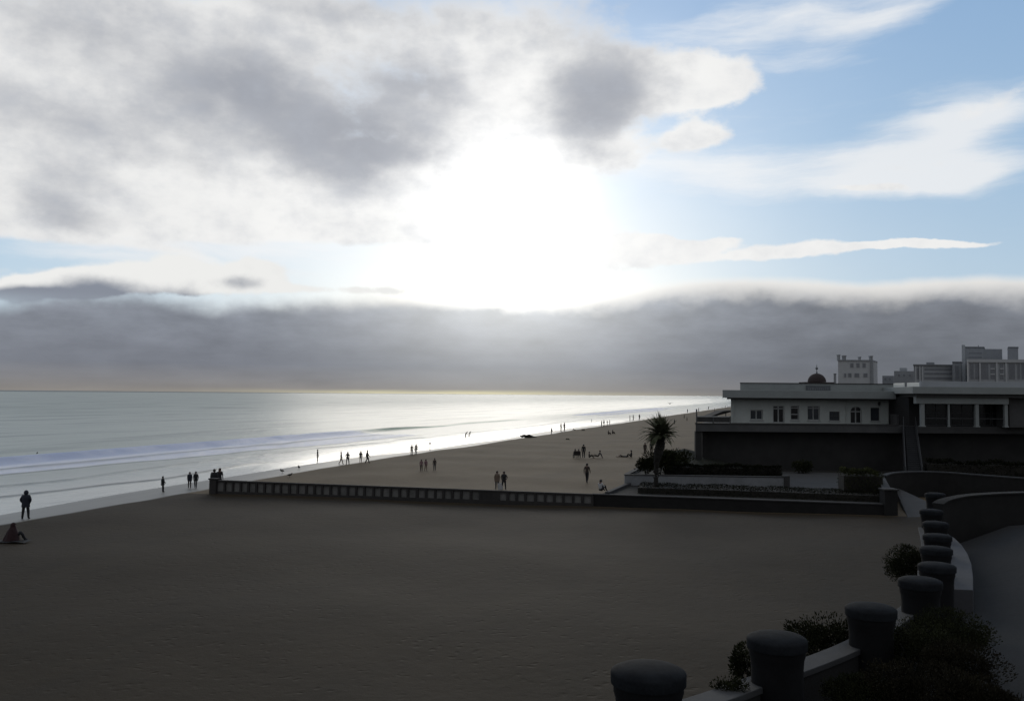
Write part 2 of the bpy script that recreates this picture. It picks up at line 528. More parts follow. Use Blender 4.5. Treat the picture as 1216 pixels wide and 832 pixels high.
def sand_mat(t, b):
    pos, s, u = shore_coords(t)
    q = t.xyz(t.math('MULTIPLY', u, 0.035), t.math('MULTIPLY', s, 0.12), 0)
    edge = t.math('MULTIPLY', t.math('SUBTRACT', t.noise(q, 1.0, 4, 0.5), 0.5), 5.0)
    sw = t.math('ADD', s, edge)
    sw = t.math('SUBTRACT', sw, t.smooth(u, 38, -12, 0.0, 2.6))
    wetness = t.smooth(sw, t.math('SUBTRACT', WET_EDGE, 0.5), t.math('SUBTRACT', WET_EDGE, 1.4))   # crisp edge of the last high run of water
    film = t.smooth(t.math('ADD', s, t.math('MULTIPLY', edge, 0.8)), 9.0, 0.5)           # mirror-wet nearest the water
    film = t.math('MULTIPLY', film, t.smooth(u, 330, 110, 0.0, 1.0))
    n1 = t.noise(pos, 0.13, 6, 0.55); n2 = t.noise(pos, 1.6, 6, 0.65); n3 = t.noise(pos, 14.0, 4, 0.6)
    # low wind streaks, stretched along the shore
    n4 = t.noise(t.xyz(t.math('MULTIPLY', u, 0.05), t.math('MULTIPLY', s, 0.35), 2.0), 1.0, 5, 0.6)
    dry = t.mix(t.smooth(n1, 0.3, 0.7), (0.190, 0.143, 0.086), (0.242, 0.184, 0.113))
    dry = t.mix(t.smooth(n4, 0.45, 0.75, 0, 0.35), dry, (0.140, 0.114, 0.080))
    dry = t.mix(t.smooth(n2, 0.50, 0.80, 0, 0.30), dry, (0.118, 0.095, 0.066))
    dry = t.mix(t.smooth(n3, 0.62, 0.80, 0, 0.22), dry, (0.060, 0.054, 0.048))
    # this side of the timber groyne the sand's base colour is darker than beyond it
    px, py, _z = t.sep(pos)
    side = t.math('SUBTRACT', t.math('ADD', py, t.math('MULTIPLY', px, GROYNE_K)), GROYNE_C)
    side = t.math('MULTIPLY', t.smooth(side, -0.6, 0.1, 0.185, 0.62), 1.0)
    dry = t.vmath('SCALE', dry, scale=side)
    wet = t.mix(t.smooth(n4, 0.4, 0.7), (0.19, 0.184, 0.162), (0.155, 0.15, 0.132))
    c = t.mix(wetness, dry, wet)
    t.put(b.inputs['Base Color'], c)
    rough = t.math('SUBTRACT', t.math('SUBTRACT', 0.82, t.math('MULTIPLY', wetness, 0.36)), t.math('MULTIPLY', film, 0.30))
    t.put(b.inputs['Roughness'], rough)
    t.put(b.inputs['Specular IOR Level'], t.math('ADD', 0.14, t.math('MULTIPLY', wetness, 0.4)))
    # footprints and ripples on the dry part
    v = t.node('ShaderNodeTexVoronoi', feature='SMOOTH_F1'); v.inputs['Scale'].default_value = 2.2
    v.inputs['Smoothness'].default_value = 0.6
    t.put(v.inputs['Vector'], t.vmath('ADD', pos, t.vmath('SCALE', t.noise(pos, 1.0, 2, out=1), scale=0.6)))
    foot = t.smooth(v.outputs['Distance'], 0.05, 0.34)
    foot = t.math('MULTIPLY', foot, t.smooth(t.noise(pos, 0.22, 3), 0.35, 0.6, 0.25, 1.0))
    h = t.math('ADD', t.math('ADD', t.math('MULTIPLY', n2, 0.10), t.math('MULTIPLY', n3, 0.02)), t.math('MULTIPLY', foot, 0.06))
    rip = t.noise(t.xyz(t.math('MULTIPLY', u, 0.7), t.math('MULTIPLY', s, 3.0), 4.0), 1.0, 4, 0.5)
    h = t.math('ADD', h, t.math('MULTIPLY', rip, 0.03))
    h = t.math('MULTIPLY', h, t.math('SUBTRACT', 1.0, t.math('MULTIPLY', wetness, 0.93)))
    bump(t, b, h, 0.26, 1.0)


WET_EDGE = 16.8
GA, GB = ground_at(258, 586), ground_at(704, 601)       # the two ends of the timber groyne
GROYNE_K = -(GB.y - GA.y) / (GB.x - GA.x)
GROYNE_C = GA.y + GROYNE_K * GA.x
M = {}
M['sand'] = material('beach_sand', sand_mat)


def build_sand():
    # one sheet from the shore inland and out to the horizon
    s = np.unique(np.concatenate([[-400, -60, -20, -8, -3], np.arange(-1, 26, 0.8), np.arange(26, 90, 2.0), np.geomspace(90, 30000, 24)]))
    u = np.unique(np.concatenate([-np.geomspace(120, 30000, 14), np.arange(-120, 260, 2.0), np.geomspace(260, 60000, 40)]))
    S, U = np.meshgrid(s, u)
    x, y = xy(S, U)
    z = sand_h(x, y)
    near = np.exp(-np.maximum(U - 60, 0) / 120) * np.clip((S - 14) / 10, 0, 1) * (np.abs(U) < 300)
    z = z + near * (0.05 * np.sin(x * 0.31 + 1.2 * np.sin(y * 0.17)) + 0.045 * np.sin(y * 0.43 + 0.9 * np.sin(x * 0.23)) + 0.02 * np.sin(x * 0.9 + y * 0.7))
    v = np.stack([x, y, z], -1).reshape(-1, 3)
    nu, ns = S.shape
    i = np.arange(nu * ns).reshape(nu, ns)
    f = np.stack([i[:-1, :-1], i[:-1, 1:], i[1:, 1:], i[1:, :-1]], -1).reshape(-1, 4)
    me = bpy.data.meshes.new('beach')
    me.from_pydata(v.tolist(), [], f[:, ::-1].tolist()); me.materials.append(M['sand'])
    me.polygons.foreach_set("use_smooth", [True] * len(me.polygons))
    bm = bmesh.new(); bm.from_mesh(me); bmesh.ops.recalc_face_normals(bm, faces=bm.faces)
    if bm.faces[0].normal.z < 0: bmesh.ops.reverse_faces(bm, faces=bm.faces)
    bm.to_mesh(me); bm.free()
    o = link(bpy.data.objects.new('beach', me)); tag(o, kind='structure')


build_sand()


# ------------------------------------------------------------------ the sea
def sea_mat(t, b):
    pos, s, u = shore_coords(t)
    at = t.node('ShaderNodeAttribute', attribute_name='foam')
    foam = at.outputs['Fac']
    at2 = t.node('ShaderNodeAttribute', attribute_name='face')
    face = at2.outputs['Fac']
    q = t.xyz(t.math('MULTIPLY', u, 0.10), t.math('MULTIPLY', s, 0.6), 0)
    n = t.noise(q, 1.0, 7, 0.6)
    n2 = t.noise(t.xyz(t.math('MULTIPLY', u, 0.5), t.math('MULTIPLY', s, 1.6), 5), 1.0, 5, 0.6)
    mask = t.smooth(t.math('ADD', foam, t.math('MULTIPLY', t.math('SUBTRACT', n, 0.5), 0.9)), 0.34, 0.62)
    tex = t.math('ADD', t.math('MULTIPLY', n, 0.5), t.math('MULTIPLY', n2, 0.5))
    fcol = t.mix(t.smooth(tex, 0.35, 0.65), (0.74, 0.78, 0.92), (0.97, 0.97, 1.0))
    shallow = t.smooth(s, -60, -4)
    lip_shade = t.node('ShaderNodeAttribute', attribute_name='lip_shade').outputs['Fac']  # shade of wave lips and trough, painted into the water colour
    foam_shade = t.node('ShaderNodeAttribute', attribute_name='foam_shade').outputs['Fac']  # shaded front of the roller, painted into the foam colour
    fcol = t.mix(foam_shade, fcol, (0.46, 0.53, 0.74))
    wcol = t.mix(shallow, (0.44, 0.485, 0.435), (0.56, 0.575, 0.535))
    slick = t.noise(t.xyz(t.math('MULTIPLY', u, 0.012), t.math('MULTIPLY', s, 0.075), 12), 1.0, 7, 0.62)
    wcol = t.mix(t.smooth(slick, 0.46, 0.66, 0, t.smooth(s, -30, -70, 0.0, 0.85)), wcol, (0.22, 0.26, 0.245))
    wcol = t.mix(face, wcol, (0.05, 0.17, 0.125))
    far = t.math('MULTIPLY', t.smooth(s, -3500, -9000), 0.75)
    wcol = t.mix(far, wcol, (0.10, 0.12, 0.13))
    c = t.mix(mask, wcol, fcol)
    c = t.mix(lip_shade, c, (0.055, 0.062, 0.066))
    t.put(b.inputs['Base Color'], c)
    b.inputs['IOR'].default_value = 1.45
    calm = t.math('MULTIPLY', t.smooth(s, -26, -3), t.smooth(u, 420, 130, 0.0, 1.0))
    r = t.math('SUBTRACT', t.smooth(s, -60, -420, 0.33, 0.42), t.math('MULTIPLY', calm, 0.16))
    t.put(b.inputs['Roughness'], t.math('ADD', r, t.math('MULTIPLY', mask, 0.10)))
    # wind chop: several octaves, long-crested along the shore
    c1 = t.noise(t.xyz(t.math('MULTIPLY', u, 0.12), t.math('MULTIPLY', s, 0.22), 1), 1.0, 8, 0.66)
    c2 = t.noise(t.xyz(t.math('MULTIPLY', u, 0.9), t.math('MULTIPLY', s, 1.1), 9), 1.0, 4, 0.6)
    h = t.math('ADD', t.math('MULTIPLY', c1, 0.9), t.math('MULTIPLY', c2, 0.16))
    h = t.math('MULTIPLY', h, t.math('SUBTRACT', 1.0, t.math('MULTIPLY', calm, 0.80)))
    h = t.math('ADD', h, t.math('MULTIPLY', mask, t.math('MULTIPLY', tex, 0.12)))
    bump(t, b, h, 0.9, 1.0)
    # scattered light from within the water tempers the mirror
    df = t.node('ShaderNodeBsdfDiffuse'); t.put(df.inputs['Color'], c)
    mx = t.node('ShaderNodeMixShader'); t.put(mx.inputs[0], t.math('MAXIMUM', t.math('MAXIMUM', t.math('MULTIPLY', lip_shade, 0.8), t.math('MULTIPLY', face, 0.7)), t.math('MAXIMUM', t.math('MAXIMUM', t.math('MULTIPLY', t.smooth(u, 180, 420), t.smooth(s, -90, -30, 0.0, 0.5)), t.math('MULTIPLY', far, 0.6)), t.math('SUBTRACT', 0.15, t.math('MULTIPLY', calm, 0.08)))))
    t.l.new(b.outputs[0], mx.inputs[1]); t.l.new(df.outputs[0], mx.inputs[2])
    t.l.new(mx.outputs[0], t.n['Material Output'].inputs[0])


M['sea'] = material('sea_water', sea_mat)


def vnoise(x, seed=0, n=4):
    r = np.random.default_rng(seed)
    out = np.zeros_like(np.asarray(x, float)); a = 1.0; f = 1.0
    for _ in range(n):
        ph = r.uniform(0, 6.28, 3); fr = f * r.uniform(0.8, 1.3, 3)
        out += a * sum(np.sin(x * k + p) for k, p in zip(fr, ph)) / 3
        a *= 0.55; f *= 2.1
    return out


def sstep(x, a, b):
    k = np.clip((x - a) / (b - a), 0, 1)
    return k * k * (3 - 2 * k)


def build_sea():
    s = np.concatenate([-np.geomspace(900, 92, 26), np.arange(-90, -56, 1.0), np.arange(-56, 4.1, 0.45)])
    u = np.concatenate([np.arange(-110, 330, 1.6), np.geomspace(330, 1500, 130)])
    S, U = np.meshgrid(s, u)
    edge = np.clip((S + 900) / 250, 0, 1) * sstep(U, -110, -80) * sstep(U, 1500, 1000)
    z = np.zeros_like(S); foam = np.zeros_like(S); face = np.zeros_like(S); lip_shade = np.zeros_like(S); foam_shade = np.zeros_like(S)
    # low swells coming in
    for k, (c, w, a) in enumerate([(-78, 7, .16), (-104, 8, .22), (-140, 10, .30), (-190, 12, .34), (-250, 14, .40), (-330, 18, .45), (-430, 22, .5), (-560, 26, .5)]):
        cc = c + 9 * vnoise(U * 0.012, 20 + k, 3)
        amp = 1.7 * a * np.clip(0.5 + 0.8 * vnoise(U * 0.02, 40 + k, 3), 0, 1.4)
        z += amp * np.exp(-((S - cc) / w) ** 2)
    # the breaking wave
    c0 = -47.5 + 1.8 * vnoise(U * 0.02, 3, 3)
    broken = np.maximum(sstep(U, 172, 140), 0.9 * sstep(U, 370, 430) * sstep(U, 900, 560))
    up = np.clip(sstep(U, 320, 230) * sstep(U, 226, 180) + sstep(U, 172, 140) * 0.75 + 0.5 * sstep(U, 228, 250) * sstep(U, 330, 290) + 0.55 * sstep(U, 370, 430), 0, 1.2)
    d = S - c0
    shape = np.where(d > 0, np.exp(-(d / 2.0) ** 2), np.exp(-(d / 6.5) ** 2))
    z += up * 0.75 * shape
    face += sstep(U, 150, 178) * sstep(U, 250, 214) * np.exp(-((d - 1.2) / 2.2) ** 2)
    face += 0.6 * sstep(U, 228, 250) * sstep(U, 330, 290) * np.exp(-((d - 1.2) / 2.0) ** 2)
    tail = -28.5 + 2.4 * vnoise(U * 0.03, 5, 4)
    inside = sstep(S, c0 - 0.8, c0 + 1.0) * sstep(S, tail + 0.6, tail - 2.0)
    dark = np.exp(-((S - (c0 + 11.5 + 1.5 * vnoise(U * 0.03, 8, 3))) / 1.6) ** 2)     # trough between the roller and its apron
    foam += broken * inside * (1.0 - 0.45 * dark)
    foam_shade += broken * sstep(S, c0 + 7.5, c0 + 3.5) * (0.75 + 0.25 * vnoise(U * 0.2, 77, 3))
    lip_shade += 0.5 * broken * np.exp(-((S - (tail - 0.3)) / 0.55) ** 2) + 0.45 * dark * broken
    z += broken * inside * (0.12 + 0.07 * vnoise(U * 0.35 + S * 0.8, 6, 4))
    # second line of white water running in
    c1 = -36 + 1.5 * vnoise(U * 0.022, 9, 3)
    z += broken * 0.16 * np.exp(-((S - c1) / 2.2) ** 2)
    # thin apron rims on the wet shore
    for k, (c, a, w, u0, u1) in enumerate([(-20.5, .20, .9, -110, 420), (-8.5, .17, .8, -110, 96), (-5.0, .12, .7, 60, 300), (-13.5, .14, .8, 110, 500)]):
        cc = c + 2.4 * vnoise(U * 0.03, 60 + k, 3) + 0.8 * vnoise(U * 0.16, 70 + k, 2)
        g = sstep(U, u0, u0 + 12) * sstep(U, u1, u1 - 40)
        dd = S - cc
        z += g * a * np.where(dd > 0, np.exp(-(dd / (w * 0.45)) ** 2), np.exp(-(dd / (w * 2.4)) ** 2))
        foam += g * 0.28 * np.exp(-((dd + 0.9) / 0.6) ** 2)
        lip_shade += g * (0.85 if k in (1, 2) else 0.5) * np.clip(0.7 + 0.5 * vnoise(U * 0.05, 90 + k, 3), 0, 1) * np.exp(-((dd - 0.12) / 0.34) ** 2)
    z *= edge
    foam *= edge; face *= edge; lip_shade *= edge; foam_shade *= edge
    x, y = xy(S, U)
    Z = SEA_Z + z
    # the sheet runs up the sand a little and dips under it
    Z = np.where(S > -2, Z + 0.02 * (S + 2), Z)
    v = np.stack([x, y, Z], -1).reshape(-1, 3)
    nu, ns = S.shape
    i = np.arange(nu * ns).reshape(nu, ns)
    f = np.stack([i[:-1, :-1], i[:-1, 1:], i[1:, 1:], i[1:, :-1]], -1).reshape(-1, 4).tolist()
    v = v.tolist(); fo = foam.reshape(-1).tolist(); fa = face.reshape(-1).tolist(); li = lip_shade.reshape(-1).tolist(); bl = foam_shade.reshape(-1).tolist()
    # open water to the horizon, a little finer toward the shore
    far = 90000.0
    def quad(s0, s1, u0, u1):
        b = len(v)
        for ss, uu in ((s0, u0), (s1, u0), (s1, u1), (s0, u1)):
            q = xy(ss, uu); v.append([q[0], q[1], SEA_Z]); fo.append(0.0); fa.append(0.0); li.append(0.0); bl.append(0.0)
        f.append([b, b + 1, b + 2, b + 3])
    quad(-far, -900, -far, far)
    quad(-900, 4.1, 1500, far)
    quad(-900, 4.1, -far, -110)
    me = bpy.data.meshes.new('sea'); me.from_pydata(v, [], f); me.materials.append(M['sea'])
    me.polygons.foreach_set("use_smooth", [True] * len(me.polygons))
    for nm, dat in (('foam', fo), ('face', fa), ('lip_shade', li), ('foam_shade', bl)):
        a = me.attributes.new(nm, 'FLOAT', 'POINT'); a.data.foreach_set('value', np.clip(dat, 0, 1.2))
    bm = bmesh.new(); bm.from_mesh(me)
    for fc in bm.faces:
        if fc.normal.z < 0: fc.normal_flip()
    bm.to_mesh(me); bm.free()
    o = link(bpy.data.objects.new('sea', me)); tag(o, kind='structure')


build_sea()
# ------------------------------------------------------------------ materials for things
M['timber'] = plain('dark_timber', (0.030, 0.027, 0.025), 0.8, 0.3, 2.0, 0.3)
M['board'] = plain('weathered_board', (0.165, 0.16, 0.15), 0.85, 0.3, 1.5, 0.3)
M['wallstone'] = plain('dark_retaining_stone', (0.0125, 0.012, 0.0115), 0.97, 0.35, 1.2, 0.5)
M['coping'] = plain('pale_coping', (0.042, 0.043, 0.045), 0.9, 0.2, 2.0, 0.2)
M['coping_dim'] = plain('worn_coping', (0.045, 0.044, 0.043), 0.9, 0.3, 2.0, 0.2)
M['planter'] = plain('planter_render', (0.22, 0.227, 0.235), 0.85, 0.22, 0.7, 0.2)
M['soil'] = plain('dark_soil', (0.020, 0.018, 0.014), 0.95, 0.4, 3.0, 0.6)
M['paving'] = plain('terrace_paving', (0.058, 0.058, 0.058), 0.9, 0.2, 0.6, 0.2)
M['asphalt'] = plain('asphalt', (0.0085, 0.009, 0.010), 0.97, 0.25, 0.8, 0.5, bscale=60)
M['pillar'] = plain('black_pillar_paint', (0.010, 0.010, 0.011), 0.7, 0.3, 4.0, 0.15, spec=0.15)
M['pillarcap'] = plain('dark_cap_paint', (0.016, 0.0175, 0.020), 0.8, 0.4, 5.0, 0.08, spec=0.05)
M['ledge'] = plain('concrete_ledge', (0.055, 0.055, 0.06), 0.8, 0.2, 1.6, 0.2)
M['render'] = plain('cream_render', (0.52, 0.545, 0.515), 0.85, 0.10, 0.5, 0.1)
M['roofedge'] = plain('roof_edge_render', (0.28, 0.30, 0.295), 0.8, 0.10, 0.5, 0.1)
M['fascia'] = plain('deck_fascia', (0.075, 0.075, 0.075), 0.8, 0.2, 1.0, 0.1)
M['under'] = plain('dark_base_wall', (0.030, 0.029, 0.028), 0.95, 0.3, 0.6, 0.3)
M['stair'] = plain('stair_concrete', (0.026, 0.027, 0.030), 0.9, 0.2, 1.0, 0.2)
M['frame'] = plain('pale_window_frame', (0.40, 0.41, 0.40), 0.6, 0.1, 3.0)
M['darkframe'] = plain('dark_window_frame', (0.05, 0.052, 0.055), 0.6, 0.2, 3.0)
M['glass'] = plain('window_glass', (0.040, 0.048, 0.058), 0.12, 0.2, 0.8, spec=0.6)
M['darkglass'] = plain('dark_glazing', (0.016, 0.017, 0.018), 0.15, 0.2, 0.8, spec=0.4)
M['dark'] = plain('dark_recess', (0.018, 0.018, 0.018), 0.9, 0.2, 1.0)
M['sign'] = plain('grey_sign_letters', (0.12, 0.13, 0.14), 0.8, 0.15, 1.0)
M['white_metal'] = plain('white_metal', (0.6, 0.6, 0.6), 0.5, 0.1, 2.0)
M['far_white'] = plain('distant_pale_render', (0.47, 0.485, 0.50), 0.9, 0.10, 0.1)  # distant tones carry bluish haze mixed into their base colours
M['far_grey'] = plain('distant_grey_render', (0.38, 0.40, 0.42), 0.9, 0.12, 0.1)
M['far_dim'] = plain('distant_dim_render', (0.28, 0.295, 0.315), 0.9, 0.12, 0.1)
M['far_window'] = plain('distant_window', (0.19, 0.20, 0.22), 0.6, 0.2, 0.1)
M['far_dark'] = plain('distant_dark_trim', (0.17, 0.18, 0.195), 0.8, 0.2, 0.1)
M['dome'] = plain('brown_dome_tiles', (0.040, 0.029, 0.029), 0.9, 0.25, 0.5, 0.3)
M['turf'] = plain('bank_grass', (0.013, 0.015, 0.008), 0.97, 0.4, 1.5, 0.8)


def frost(t, b):
    b.inputs['Base Color'].default_value = (0.86, 0.87, 0.83, 1)
    b.inputs['Roughness'].default_value = 0.3
    tr = t.node('ShaderNodeBsdfTranslucent'); tr.inputs['Color'].default_value = (0.85, 0.85, 0.80, 1)
    mx = t.node('ShaderNodeMixShader'); mx.inputs[0].default_value = 0.15
    t.l.new(b.outputs[0], mx.inputs[1]); t.l.new(tr.outputs[0], mx.inputs[2])
    t.l.new(mx.outputs[0], t.n['Material Output'].inputs[0])


M['frost'] = material('frosted_panel', frost)


def gline(x): return GROYNE_C - GROYNE_K * x


# ------------------------------------------------------------------ timber groyne across the sand
def build_groyne():
    g = empty('groyne', (GA.x, GA.y, GA.z), 0, 'low dark timber groyne wall with lighter board panels between its posts, across the beach', 'groyne')
    d = Vector((GB.x - GA.x, GB.y - GA.y, 0)); L = d.length; ang = math.atan2(d.y, d.x)
    g.rotation_euler = (0, 0, ang)
    top0 = P(258, 569.5, GA.y).z - GA.z; top1 = P(704, 586, GB.y).z - GA.z
    zt = lambda q: top0 + (top1 - top0) * q / L
    zb = lambda q: (GB.z - GA.z) * q / L - 0.5
    MB().bar((0.0, 0, top0 - 0.07), (L, 0, top1 - 0.07), 0.30, 0.14).build('top_rail', M['timber'], g, bevel=0.015)
    MB().bar((0.0, -0.03, GA.z * 0 + 0.06), (L, -0.03, GB.z - GA.z + 0.06), 0.24, 0.34).build('bottom_rail', M['timber'], g, bevel=0.015)
    n = 43
    px = [L * (k + 0.0) / n for k in range(n + 1)]
    for k in range(1, n + 1):
        q = px[k] + random.uniform(-.04, .04); w = random.uniform(.16, .21)
        MB().box(q - w / 2, q + w / 2, -0.135, 0.11, zb(q), zt(q) - 0.143).build('post', M['timber'], g)
    for k in range(n):
        a, b = px[k] + .02, px[k + 1] - .02
        m = M['timber'] if k in (31, 32) else M['board']
        if k in (31, 32):
            MB().box(a, b, -0.115, 0.03, zb(a) + .3, zt(b) - 0.145).build('panel', m, g)
        else:
            MB().box(a, b, 0.0 + random.uniform(0, .03), 0.05, zb(a) + .3, zt(b) - 0.145).build('panel', m, g)
    e = MB().box(-0.62, 0.02, -0.28, 0.26, -0.6, top0 + 0.02)
    e.box(-0.70, 0.08, -0.33, 0.31, top0 + 0.02, top0 + 0.14)
    e.build('end_post', M['timber'], g, bevel=0.03)


build_groyne()

# ------------------------------------------------------------------ raised garden platform
x0 = GB.x; xe = P(1056, 600, gline(27)).x
wt0 = P(706, 586.0, gline(x0)).z
def build_platform():
    ya = lambda x: gline(x)
    # retaining wall to the sand
    w = empty('retaining_wall', (x0, ya(x0), 0), 0, 'long low dark retaining wall with thin worn coping, continuing the groyne to the right', 'wall')
    A = [(x0 + (xe - x0) * k / 24, ya(x0 + (xe - x0) * k / 24)) for k in range(25)]
    off = (x0, ya(x0))
    rel = lambda p, dy=0: (p[0] - off[0], p[1] - off[1] + dy)
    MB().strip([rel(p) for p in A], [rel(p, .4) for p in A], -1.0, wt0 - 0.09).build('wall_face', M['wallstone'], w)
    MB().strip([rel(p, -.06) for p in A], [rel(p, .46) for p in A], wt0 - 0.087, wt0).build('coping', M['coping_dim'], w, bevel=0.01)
    # ground behind it
    c1 = PZ(722, 586, PLAT_Z); c2 = PZ(747, 574.5, PLAT_Z); c3 = PZ(742, 562, PLAT_Z + .8)
    m = MB()
    zb = PLAT_Z
    m.poly([(x0 + .5, ya(x0 + .5) + .42), (xe, ya(xe) + .42), (xe + 3, ya(xe) + 14), (70, 84), (70, 150), (48, 150), (20.5, 93), (c2.x, c2.y)], -1.0, zb)
    o = m.build('terrace_ground', M['soil']); tag(o, kind='structure')
    # pale coping up the left end of the bed
    e = MB()
    a = Vector((c1.x - .3, c1.y - .6, 0)); b = Vector((c2.x + .1, c2.y + .2, 0))
    n = Vector((b.y - a.y, a.x - b.x, 0)).normalized() * 0.35
    e.strip([(a.x, a.y), (b.x, b.y)], [(a.x + n.x, a.y + n.y), (b.x + n.x, b.y + n.y)], -1.2, zb + .22)
    o = e.build('edging_wall', M['coping'], bevel=0.02)
    tag(o, 'short pale concrete edging running back from the sand to the planter corner', 'wall')


build_platform()

PLN_Y = 75.5
def build_planter():
    a = P(742, 574.5, PLN_Y); b = P(936, 577, PLN_Y - 1.0)
    zt = P(742, 563, PLN_Y).z
    p = empty('planter_wall', (a.x, a.y, PLAT_Z), 0, 'long pale rendered planter wall in front of the hedge, ending in a short post', 'planter')
    L = b.x - a.x; h = zt - PLAT_Z
    MB().strip([(0, 0), (L, b.y - a.y)], [(0, .35), (L, b.y - a.y + .35)], -.4, h - .08).build('wall_face', M['planter'], p)
    MB().strip([(0, .35), (3.5, 12)], [(.35, .35), (3.85, 12)], -.4, h - .08).build('side_wall', M['planter'], p)
    MB().strip([(-.04, -.05), (L, b.y - a.y - .05)], [(-.04, .42), (L, b.y - a.y + .42)], h - .077, h).build('coping', M['coping_dim'], p, bevel=.01)
    MB().strip([(-.05, .423), (3.45, 12)], [(.42, .423), (3.92, 12)], h - .077, h).build('coping', M['coping_dim'], p, bevel=.01)
    MB().box(L - .35, L + .1, b.y - a.y - .16, b.y - a.y + .5, -.4, h + .09).build('end_post', M['coping_dim'], p, bevel=.02)
    MB().poly([(.36, .36), (L - .36, b.y - a.y + .36), (L - 2, 9), (3.8, 11.9)], -.3, h - .22).build('soil_bed', M['soil'], p)
    return a, b, zt


PA, PB, PZT = build_planter()

# pale paved terrace beyond the planter
pv = MB()
pv.poly([(PB.x + .15, PB.y), (P(1003, 577, 74).x, 74), (P(1060, 560, 80).x, 80), (P(1075, 556, 88).x, 88.4), (P(900, 556, 90).x, 90.5), (PB.x - 1.0, 84)], PLAT_Z - .05, PLAT_Z + .012)
tag(pv.build('terrace_paving', M['paving']), kind='structure')

# stone pier and coping at the right end of the bed, path between the walls
def build_pier():
    yb = gline(xe)
    p = empty('gate_pier', (xe, yb, 0), 0, 'dark stone pier with sloped pale coping at the right end of the garden wall', 'pier')
    zt = P(1052, 580, yb).z
    MB().box(-.35, .55, -.2, .75, -.6, zt - .12).build('shaft', M['wallstone'], p, bevel=.02)
    MB().box(-.42, .62, -.27, .82, zt - .117, zt).build('cap', M['coping_dim'], p, bevel=.02)
    a = P(1040, 561, 76); 
    MB().strip([(0.0, .83), (a.x - xe, 76 - yb)], [(.5, .83), (a.x - xe + .5, 76 - yb)], -.4, [zt - .25, a.z - .12]).build('side_wall', M['wallstone'], p)
    MB().strip([(-.05, .83), (a.x - xe - .05, 76 - yb)], [(.55, .83), (a.x - xe + .55, 76 - yb)], [zt - .247, a.z - .117], [zt - .15, a.z]).build('coping', M['coping'], p)


build_pier()
ph = MB()
q0, q1 = PZ(1064, 612, .25), PZ(1100, 616, .25)
ph.poly([(xe + .7, gline(xe) - 1.5), (xe + 4.5, gline(xe) - 2.2), (xe + 5.5, 74), (P(1062, 575, 76).x, 76)], -1.0, [.16, .16, .95, .95])
tag(ph.build('path', M['paving']), kind='structure')

# grassy bank rising to the deck
gb = MB()
A_, B_, C_, D_ = P(783, 560, 86), P(826, 531, 90.5), P(850, 527, 92.6), P(925, 566, 84)
bank = []
for i in range(13):
    for j in range(9):
        k, l = i / 12, j / 8
        lo = A_.lerp(D_, k); hi = Vector((P(785, 558, 97).x + (P(900, 540, 93).x - P(785, 558, 97).x) * k, 97 - 4 * k, 0))
        z = PLAT_Z - .3 + (2.5 * math.sin(math.pi * min(1, .25 + k * .75)) * (l ** .8)) * (1 - .55 * k) + .12 * math.sin(i * 2.1 + j * 1.7)
        p = lo.lerp(hi, l)
        bank.append((p.x, p.y, z))
gb.add(bank, [(i * 9 + j, i * 9 + j + 1, i * 9 + j + 10, i * 9 + j + 9) for i in range(12) for j in range(8)])
tag(gb.build('grass_bank', M['turf'], smooth=True), kind='structure')

# ------------------------------------------------------------------ promenade with the row of pillars
PIL = []
for u, v, y, w in [(770, 791, 10.8, 88), (922.5, 753, 13.7, 69), (1034, 718, 16.4, 58), (1092.5, 686, 19.4, 49), (1112.5, 668.5, 22.7, 41),
                   (1111.5, 649, 26.2, 38.5), (1113, 634, 29.6, 34), (1111, 619, 33.0, 31), (1106, 604.5, 36.3, 29), (1110.5, 585, 41.5, 23)]:
    p = P(u, v, y); PIL.append((p.x, p.y, p.z, w * y / FPX / 2))
# smooth line of the wall under the pillars, carried on to both sides
line = [(-16.0, 2.2, 5.6), (-8.0, 4.9, 5.45), (-3.0, 7.3, 5.3)] + [(p[0], p[1], p[2]) for p in PIL[:9]]
def smooth_line(pts, n=8):
    out = []
    for i in range(len(pts) - 1):
        p0 = Vector(pts[max(i - 1, 0)]); p1 = Vector(pts[i]); p2 = Vector(pts[i + 1]); p3 = Vector(pts[min(i + 2, len(pts) - 1)])
        for k in range(n):
            t_ = k / n
            out.append(0.5 * ((2 * p1) + (-p0 + p2) * t_ + (2 * p0 - 5 * p1 + 4 * p2 - p3) * t_ ** 2 + (-p0 + 3 * p1 - 3 * p2 + p3) * t_ ** 3))
    out.append(Vector(pts[-1]))
    return out
SL = smooth_line(line)
def offset(pts, d):
    out = []
    for i, p in enumerate(pts):
        t_ = pts[min(i + 1, len(pts) - 1)] - pts[max(i - 1, 0)]; t_.z = 0; t_.normalize()
        out.append(Vector((p.x + t_.y * d, p.y - t_.x * d, p.z)))
    return out
PIL_H = 1.55
